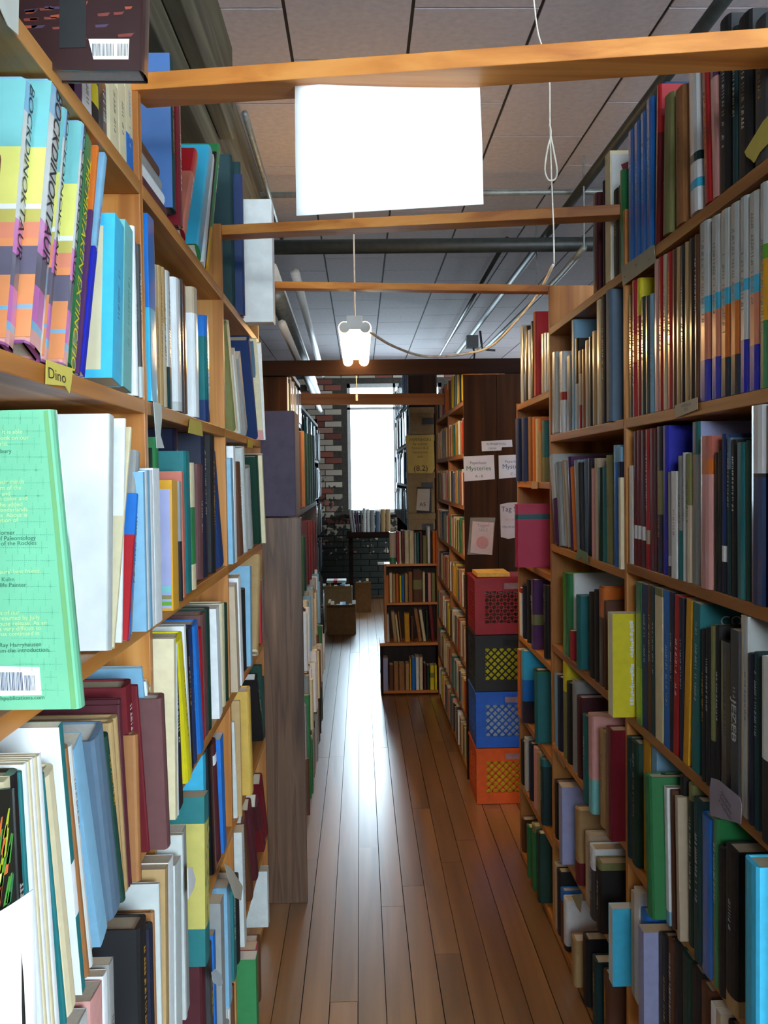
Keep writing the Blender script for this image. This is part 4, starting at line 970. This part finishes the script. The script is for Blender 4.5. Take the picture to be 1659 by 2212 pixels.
# dark end panel signs
SC = lin((176, 180, 196))
def sign(name, pts, label, c=SC, lines=()):
    o, b_ = poly_sheet(name, pts, 'Y', 4.6385, c, label, 'sign', th=.001)
    for s, px, py, size, tc in lines:
        text(s, size, o, M_INK, Vector(ony(px, py, 4.6375)) - b_, FACE_CAM, 'lettering', lin(tc))
    return o
INK = (40, 60, 80)
sign('paper_sign', [(1001, 986), (1067, 983), (1069, 1035), (1003, 1040)], 'white Mysteries sign on the left of the dark panel', lines=[('Paperback', 1033, 1000, .019, (90, 90, 130)), ('Mysteries', 1034, 1012, .031, (40, 90, 70)), ('A - B', 1035, 1029, .018, INK)])
sign('paper_sign', [(1077, 984), (1140, 981), (1142, 1029), (1078, 1034)], 'second Mysteries sign, half hidden by the right shelves', lines=[('Paperback', 1108, 997, .019, (90, 90, 130)), ('Mysteries', 1112, 1008, .031, (50, 70, 110)), ('C - D', 1112, 1024, .018, INK)])
sign('paper_sign', [(1040, 953), (1106, 950), (1107, 965), (1084, 966), (1083, 973), (1041, 975)], 'narrow notched white notice above the Mysteries signs', lines=[('ALPHABETICAL', 1072, 959, .014, INK), ('ORDER', 1064, 969, .012, INK)])
sign('paper_sign', [(1080, 1090), (1096, 1086), (1140, 1084), (1142, 1155), (1110, 1162), (1098, 1164), (1082, 1160)], 'greyish handwritten Tag notice beside the pink book', lin((160, 152, 158)), [('Tag Sale', 1108, 1100, .034, (40, 30, 80)), ('this week', 1106, 1122, .018, (170, 110, 130)), ('Hardcover', 1103, 1138, .018, (70, 70, 110))])
o = sign('bagged_card', [(1021, 1126), (1067, 1129), (1063, 1199), (1016, 1194)], 'pink card in a clear plastic bag pinned to the dark panel', lin((180, 150, 156)), [('Tagged', 1044, 1135, .02, (90, 90, 130)), ('SALE', 1044, 1145, .022, (100, 100, 140))])
hh = MB(); c0 = Vector(ony(1042, 1172, 4.6372)) - o.location; hh.tube([c0, c0 + Vector((0, -.0006, 0))], .03, 20, lin((170, 70, 90))); hh.obj('printed_emblem', M_INK, o)
hh = MB(); vs = []
for j in range(9):
    for i in range(7):
        v = Vector(ony(1016 + i * 9 - j * .8, 1118 + j * 10, 4.634)) - o.location; v.y += .002 * math.sin(i * 1.9 + j)
        vs.append(v)
hh.poly(vs, [(j * 7 + i, j * 7 + 7 + i, j * 7 + 8 + i, j * 7 + i + 1) for j in range(8) for i in range(6)]); hh.obj('plastic_bag', M_BAG, o, True)

# ------------------------------------------------------------ milk crates
def crate(label, z, c, seed, x0=.50, y0=4.28, w_=.30, d_=.29, h=.252):
    m_ = plain('crate_plastic_' + str(seed), c, .42, noise=.05)
    t = thing('milk_crate', label, 'crate', (x0 + w_ / 2, y0 + d_ / 2, z), 'stacked milk crates')
    X0, X1, Y0, Y1 = -w_ / 2, w_ / 2, -d_ / 2, d_ / 2; th = .006
    b = MB()
    for zz, hh_ in ((0, .05), (h - .06, .058)):
        b.box(X0, X1, Y0, Y0 + th, zz, zz + hh_); b.box(X0, X1, Y1 - th, Y1, zz, zz + hh_)
        b.box(X0, X0 + th, Y0 + th, Y1 - th, zz, zz + hh_); b.box(X1 - th, X1, Y0 + th, Y1 - th, zz, zz + hh_)
    for sx in (X0, X1 - .045):
        for sy in (Y0 + .0004, Y1 - th): b.box(sx, sx + .045, sy, sy + th - .0004, .05, h - .06)
    for sx in (X0 + .0004, X1 - th):
        for sy in (Y0 + th, Y1 - .045): b.box(sx, sx + th - .0004, sy, sy + .045 - th, .05, h - .06)
    b.box(X0 - .004, X1 + .004, Y0 - .004, Y0, h - .012, h - .002); b.box(X0 - .004, X0, Y0, Y1, h - .012, h - .002)
    b.box(X0 + .01, X1 - .01, Y0 + .01, Y1 - .01, .004, .01)
    b.obj('crate_frame', m_, t)
    # grip slot rim
    gb = MB(); gx = .03
    for a in ((gx - .05, gx + .05, h - .054, h - .05), (gx - .05, gx + .05, h - .024, h - .02), (gx - .054, gx - .05, h - .054, h - .02), (gx + .05, gx + .054, h - .054, h - .02)):
        gb.box(a[0], a[1], Y0 - .004, Y0, a[2], a[3])
    gb.obj('grip_rim', m_, t)
    hs = MB(); hs.box(gx - .05, gx + .05, Y0 - .0006, Y0 - .0001, h - .05, h - .024); hs.obj('grip_slot', plain('slot_' + str(seed), (150, 120, 120) if seed != 2 else (16, 14, 14), .8), t)
    def lattice(face):
        lb_ = MB(); a0, a1 = (X0 + .045, X1 - .045) if face == 'F' else (Y0 + .045, Y1 - .045); z0, z1 = .05, h - .06
        def seg(p, q):
            if face == 'F': lb_.bar((p[0], Y0 + th / 2, p[1]), (q[0], Y0 + th / 2, q[1]), .006, .005, (0, 1, 0))
            else: lb_.bar((X0 + th / 2, p[0], p[1]), (X0 + th / 2, q[0], q[1]), .006, .005, (1, 0, 0))
        W_, H_ = a1 - a0, z1 - z0; s = .032; k = s
        while k < W_ + H_:
            p = (a0 + min(k, W_), z0 + max(0, k - W_)); q = (a0 + max(0, k - H_), z0 + min(k, H_))
            seg(p, q)
            p2 = (a1 - min(k, W_), z0 + max(0, k - W_)); q2 = (a1 - max(0, k - H_), z0 + min(k, H_))
            seg(p2, q2); k += s
        lb_.obj('lattice_panel', m_, t)
    lattice('F'); lattice('S')
    return t
CR = [('orange plastic milk crate at the bottom of the stack', (214, 84, 18)), ('blue plastic milk crate above the orange one', (30, 92, 190)),
      ('black plastic milk crate above the blue one', (24, 26, 26)), ('red plastic milk crate on top of the stack', (140, 20, 34))]
for k, (lab, c) in enumerate(CR):
    crate(lab, .002 + k * .2535, c, k)
    r = random.Random(k)
    x = .52
    cc = [['ol', 'ye', 'dg'], ['sg', 'rd', 'ol', 'w'], ['ye', 'dg', 'k'], ['sg', 'w', 'br', 'gy', 'tn']][k]
    q = MB(); y = 4.30
    while y < 4.54:
        tt = r.uniform(.008, .02); q.box(-.12, .12, y - 4.425, y + tt - 4.425, 0, r.uniform(.14, .19), col(r.choice(cc))); y += tt + .002
    o = q.obj('magazine_bundle', M_PAGES); o.location = (.65, 4.425, .0135 + k * .2535)
    tag(o, ['magazines packed inside the orange crate', 'magazines packed inside the blue crate', 'magazines packed inside the black crate', 'pale magazines packed inside the red crate'][k], 'magazines')
ft = tag(bx('folder', .515, .66, 4.30, 4.5, 1.0175, 1.034, plain('buff_folder', (196, 160, 78), .8)), 'buff folder lying on the red crate', 'folder')

# ------------------------------------------------------------ lamp, cords, pipes
lamp = thing('hanging_lamp', 'glowing twin-tube fluorescent lamp hung over the aisle', 'lamp', (-.012, 4.2, 2.0))
m = MB(); m.box(-.03, .03, -.6, .6, .035, .062); m.box(-.028, .028, -.604, -.598, .012, .062); m.box(-.028, .028, .598, .604, .012, .062); m.obj('fixture_body', M_WHITE, lamp)
for sx in (-.038, .038):
    m = MB(); m.tube([(sx, -.59, .02), (sx, .59, .02)], .023, 14); m.obj('tube', M_TUBE, lamp, True)
    for e in ((-.602, -.59), (.59, .602)):
        m = MB(); m.tube([(sx, e[0], .02), (sx, e[1], .02)], .02, 14); m.obj('tube_socket', M_WHITE, lamp)
for sy in (-.55, .55):
    m = MB(); m.tube([(0, sy, .06), (0, sy, .9)], .002, 6); m.obj('suspension_wire', M_CORD, lamp)
m = MB(); m.tube([(.0, .55, .03), (.001, .55, -.13)], .0022, 6); m.tube([(.001, .55, -.13), (.001, .55, -.16)], .006, 8); m.obj('pull_chain', M_CORD, lamp)
def cable(name, pts, r, m_, label, cat, sub=6):
    P = [Vector(p) for p in pts]; out = []
    for i in range(len(P) - 1):
        p0 = P[max(i - 1, 0)]; p1 = P[i]; p2 = P[i + 1]; p3 = P[min(i + 2, len(P) - 1)]
        for k in range(sub):
            t_ = k / sub
            out.append(.5 * ((2 * p1) + (-p0 + p2) * t_ + (2 * p0 - 5 * p1 + 4 * p2 - p3) * t_ ** 2 + (-p0 + 3 * p1 - 3 * p2 + p3) * t_ ** 3))
    out.append(P[-1]); b = out[0].copy()
    q = MB(); q.tube([p - b for p in out], r, 8); o = q.obj(name, m_, None, True); o.location = b
    return tag(o, label, cat)
cable('lamp_cable', [ony(797, 716, 3.62), ony(850, 748, 3.9), ony(920, 770, 4.2), ony(1000, 765, 4.4), ony(1060, 748, 4.3), ony(1110, 700, 4.1), ony(1160, 638, 3.9), ony(1195, 572, 3.6)], .0055, M_CORD, 'pale cable sagging from the lamp towards the right shelves', 'cable')
cable('conduit_pole', [ony(1046, 755, 7.4), ony(1160, 645, 5.6), ony(1215, 590, 4.9), ony(1262, 535, 4.4)], .014, M_GREYP, 'pale metal conduit slanting along the ceiling on the right', 'pipe', 2)
cp = S.objects['conduit_pole']
for q_ in (ony(1160, 645, 5.6), ony(1262, 535, 4.4)):
    m = MB(); v = Vector(q_) - cp.location; m.tube([v, Vector((v.x, v.y, 2.9 - cp.location.z))], .004, 6); m.obj('hanger_rod', M_GREYP, cp)
cable('pull_cord', [ony(1150, -30, 1.9), ony(1162, 70, 1.9), ony(1185, 150, 1.9), ony(1188, 280, 1.9), ony(1192, 400, 1.9), ony(1196, 500, 1.9), ony(1197, 570, 1.9)], .0016, M_CORD, 'thin white pull cord hanging down on the right', 'cord')
cable('cord_loop', [ony(1187, 268, 1.898), ony(1190, 290, 1.898), ony(1182, 325, 1.898), ony(1177, 365, 1.898), ony(1183, 386, 1.898), ony(1192, 390, 1.898), ony(1201, 384, 1.898), ony(1203, 365, 1.898), ony(1196, 325, 1.898), ony(1189, 290, 1.898)], .0018, M_CORD, 'knotted teardrop loop on the white pull cord', 'cord')
def pipe(name, a, b, r, m_, label):
    return cable(name, [a, b], r, m_, label, 'pipe', 1)
pipe('iron_pipe', (-1.3, 5.34, 2.72), (3.6, 5.30, 2.72), .04, M_PIPE, 'thick dark iron pipe crossing under the ceiling')
pipe('thin_pipe', (-1.3, 4.68, 2.81), (3.6, 4.62, 2.81), .014, M_GREYP, 'thin grey pipe crossing the ceiling in front of the thick one')
pipe('sprinkler_pipe', (1.02, 1.0, 2.78), (1.06, 10.5, 2.78), .022, M_PIPE, 'dark pipe running lengthwise near the ceiling on the right')
pipe('sprinkler_pipe', (.86, 5.6, 2.82), (.90, 10.8, 2.80), .014, M_PIPE, 'narrower dark pipe running lengthwise over the paperback case')
hk = MB(); c0 = Vector(ony(1020, 740, 8.5))
hk.box(-.05, .05, -.04, .04, -.05, .06)
hk.tube([(0, 0, 0), (.02, 0, -.1), (.01, 0, -.17)], .008, 6); hk.tube([(.07, 0, .1), (.08, 0, .0), (.09, 0, -.06), (.2, 0, -.07)], .01, 6)
o = hk.obj('ceiling_bracket', M_BLACK); o.location = c0
tag(o, 'black bracket and wires under the ceiling right of the lamp', 'bracket')
# old timbers on the left above the shelves
o = bx('timber_beam', -.60, -.455, .2, 5.2, 2.50, 2.915, M_TIMBER, None, .004); tag(o, 'old grey-brown timber running lengthwise above the left shelves', 'beam')
o = bx('timber_beam', -.452, -.405, 1.0, 3.3, 2.60, 2.915, M_TIMBER, None, .004); tag(o, 'short dark timber fixed to the side of the long beam, near end', 'beam')
pipe('conduit', (-.39, 3.5, 2.76), (-.40, 5.25, 2.75), .012, M_GREYP, 'thin grey conduit along the long timber on the left')
rr = random.Random(12)
for k, (a, b) in enumerate((((-.50, 3.6, 2.2), (-.62, 3.6, 2.5)), ((-.48, 4.0, 2.16), (-.46, 4.0, 2.5)), ((-.62, 3.9, 2.1), (-.5, 3.9, 2.45)), ((-.55, 4.5, 2.06), (-.52, 4.5, 2.5)))):
    q = MB(); q.bar(Vector(a) - Vector(a), Vector(b) - Vector(a), .03, .02, (0, 1, 0)); o = q.obj('timber_strut', M_TIMBER); o.location = a
    tag(o, ['slanting first strut under the left timber, behind the white box', 'upright grey strut under the left timber', 'second slanting strut under the left timber', 'farthest strut under the left timber'][k], 'strut')
for k, (z_, y0, y1, r_) in enumerate(((2.62, 5.4, 11.5, .035), (2.46, 5.3, 11.6, .05), (2.30, 5.3, 11.6, .025), (2.72, 6, 11.6, .03))):
    pipe('wrapped_pipe', (-.47 + .03 * k, y0, z_), (-.52 + .03 * k, y1, z_ - .04), r_, M_WHITE if k != 1 else M_GREYP,
         ['white wrapped pipe high along the left beyond the timber', 'grey fat duct along the left beyond the timber', 'slim white pipe low along the left beyond the timber', 'white pipe nearest the ceiling on the left'][k])
# archive boxes on the top of the distant right shelf
def archive(x0, x1, y0, z0, z1, label, dark):
    t = thing('archive_box', label, 'box', ((x0 + x1) / 2, y0 + .12, z0), 'archive boxes beside the window')
    bx('box_body', x0, x1, y0, y0 + .24, z0, z1 - .03, M_CARD2, t, .002); bx('box_lid', x0 - .004, x1 + .004, y0 - .004, y0 + .244, z1 - .045, z1, M_CARD2, t, .002)
    if dark: bx('hand_hole', (x0 + x1) / 2 - .0, (x0 + x1) / 2 + .08, y0 - .006, y0 - .0045, z1 - .12, z1 - .075, M_BLACK, t)
bx_s = thing('box_stand', 'plain dark stand holding the archive boxes behind the small bookcase', 'stand', (.43, 6.93, 0))
bx('stand_body', .335, .52, 6.80, 7.06, 0, 1.09, M_DARKZ, bx_s, .002)
archive(.335, .52, 6.80, 1.092, 1.21, 'lowest tan archive box beside the window', True)
archive(.335, .52, 6.80, 1.212, 1.50, 'tan archive box carrying the bagged framed print', True)
archive(.335, .52, 6.80, 1.502, 1.76, 'tan archive box behind the yellow notice', False)
archive(.355, .52, 6.80, 1.762, 1.95, 'topmost tan archive box with black hand hole', True)
o, b_ = poly_sheet('yellow_notice', [(877, 941), (937, 939), (939, 1012), (934, 1022), (882, 1022)], 'Y', 6.79, lin((226, 196, 96)), 'yellow lined notice fixed to the archive boxes', 'sign', th=.001)
for k, s in enumerate(('PAPERBACKS', 'by author', 'Fiction A-Z', 'hardcover', 'sets')):
    text(s, .026, o, M_INK, Vector(ony(908, 950 + k * 9, 6.788)) - b_, FACE_CAM, 'lettering', lin((120, 90, 50)))
text('(8.2)', .055, o, M_INK, Vector(ony(909, 1012, 6.788)) - b_, FACE_CAM, 'lettering', lin((40, 34, 30)))
o, b_ = poly_sheet('framed_print', [(900, 1052), (932, 1052), (932, 1108), (900, 1108)], 'Y', 6.785, lin((30, 34, 40)), 'bagged white print with dark frame hanging on the archive box', 'picture', th=.004)
p, _b = poly_sheet('print_sheet', [(902, 1056), (929, 1056), (927, 1104), (899, 1102)], 'Y', 6.782, lin((214, 204, 190)), parent=o, th=.002)
text('A5', .04, o, M_INK, Vector(ony(913, 1090, 6.779)) - b_, FACE_CAM, 'lettering', lin((60, 50, 50)))
wp = tag(bx('paper_pad', .108, .152, 6.45, 6.55, .884, .895, M_PAPER), 'small white pad sticking out beside the top row of the small orange bookcase', 'paper')
wp.location.z = .8825

# grey-purple box on the low left case
pb_ = tag(bx('storage_box', -.42, -.222, 3.345, 3.58, 1.337, 1.70, plain('dusky_purple_board', (70, 60, 76), .8, noise=.06), None, .004), 'dusky purple box standing on the low wood-grain case', 'box')

# ------------------------------------------------------------ cardboard boxes on the far floor
def carton(x0, x1, y0, y1, h, label, m_, cat='box', papers=True):
    t = thing('cardboard_box', label, cat, ((x0 + x1) / 2, (y0 + y1) / 2, 0), 'cartons on the far floor')
    th = .006
    b = MB(); cx, cy = (x1 - x0) / 2, (y1 - y0) / 2
    b.box(-cx, cx, -cy, -cy + th, 0, h); b.box(-cx, cx, cy - th, cy, 0, h); b.box(-cx, -cx + th, -cy + th, cy - th, 0, h); b.box(cx - th, cx, -cy + th, cy - th, 0, h)
    b.box(-cx + th, cx - th, -cy + th, cy - th, 0, .005); b.obj('box_wall', m_, t)
    b = MB(); b.bar((-cx, -cy - .0, h), (-cx - .05, -cy, h - .03), .3, .004, (0, 0, 1)) if False else None
    f = MB(); f.poly([(-cx, -cy, h), (cx, -cy, h), (cx, -cy - .05, h + .03), (-cx, -cy - .05, h + .03)], [(0, 1, 2, 3)]); o = f.obj('box_flap', m_, t); o.modifiers.new('t', 'SOLIDIFY').thickness = .004
    if papers:
        r = random.Random(int(h * 1000)); p = MB(); x = -cx + .012
        while x < cx - .03:
            w_ = r.uniform(.015, .035); p.box(x, x + w_, -cy + .012, cy - .012, .006, h + r.uniform(-.02, .05), col(r.choice(['sg', 'lb', 'w', 'gy', 'tn']))); x += w_ + .001
        q = p.obj('papers_inside', M_PAGES, t)
    return t
carton(-.33, -.06, 9.05, 9.35, .25, 'brown carton of papers on the far floor, nearest one', M_CARD)
carton(-.60, -.36, 9.0, 9.3, .36, 'white carton of magazines against the far left shelves', M_WHITE)
carton(-.42, -.10, 9.9, 10.2, .33, 'carton behind the nearest one, red and white packet on it', M_CARD2)
carton(-.07, .10, 10.5, 10.8, .30, 'farthest brown carton near the dark wall', M_CARD)
o = tag(bx('packet', -.36, -.16, 9.95, 10.15, .386, .41, M_WHITE), 'white packet with a red stripe on the far carton', 'packet')
bx('red_stripe', -.29, -.25, 9.948, 10.152, .3855, .4106, plain('red_print', (190, 30, 40)), o)
# loose objects on the low shelf of the second left bookcase
poly_sheet('torn_cover', [(484, 1866), (497, 1872), (524, 1915), (520, 1945), (506, 1938), (490, 1890)], 'X', -.29, lin((190, 184, 168)), 'torn pale cover sticking out low on the left', 'paper')
poly_sheet('torn_page', [(405, 1875), (414, 1872), (422, 1900), (418, 1920), (406, 1942)], 'X', -.285, lin((225, 225, 225)), 'torn white page beside the yellow map book', 'paper')
poly_sheet('plastic_wrap', [(456, 2100), (464, 2093), (476, 2105), (481, 2124), (474, 2132), (460, 2122)], 'X', -.28, lin((180, 196, 205)), 'crumpled pale plastic low on the left', 'plastic')
# stack lying under the tall blue book
zz = 1.936; r = random.Random(3)
for k, (c, lab) in enumerate((('mr', 'maroon small book lying lowest under the tall blue cloth book'), ('w', 'white small book lying second under the tall blue cloth book'),
        ('gy', 'grey small book lying third under the tall blue cloth book'), ('br', 'brown small book lying just under the tall blue cloth book'))):
    tt = .024; m = MB(); c_, b2 = cover_geo(m, tt, .19, .12, [(1, col(c))], False)
    o = m.obj('book', M_CLOTH); o.rotation_euler = (math.radians(-90), 0, 0); o.location = (-.34 - .004 * k, 1.585, zz + tt / 2); tag(o, lab, 'book', 'lying small books')
    p = MB(); pages_geo(p, tt, .19, .12, c_, b2, False); p.obj('page_block', M_PAGES, o); zz += tt + .0005
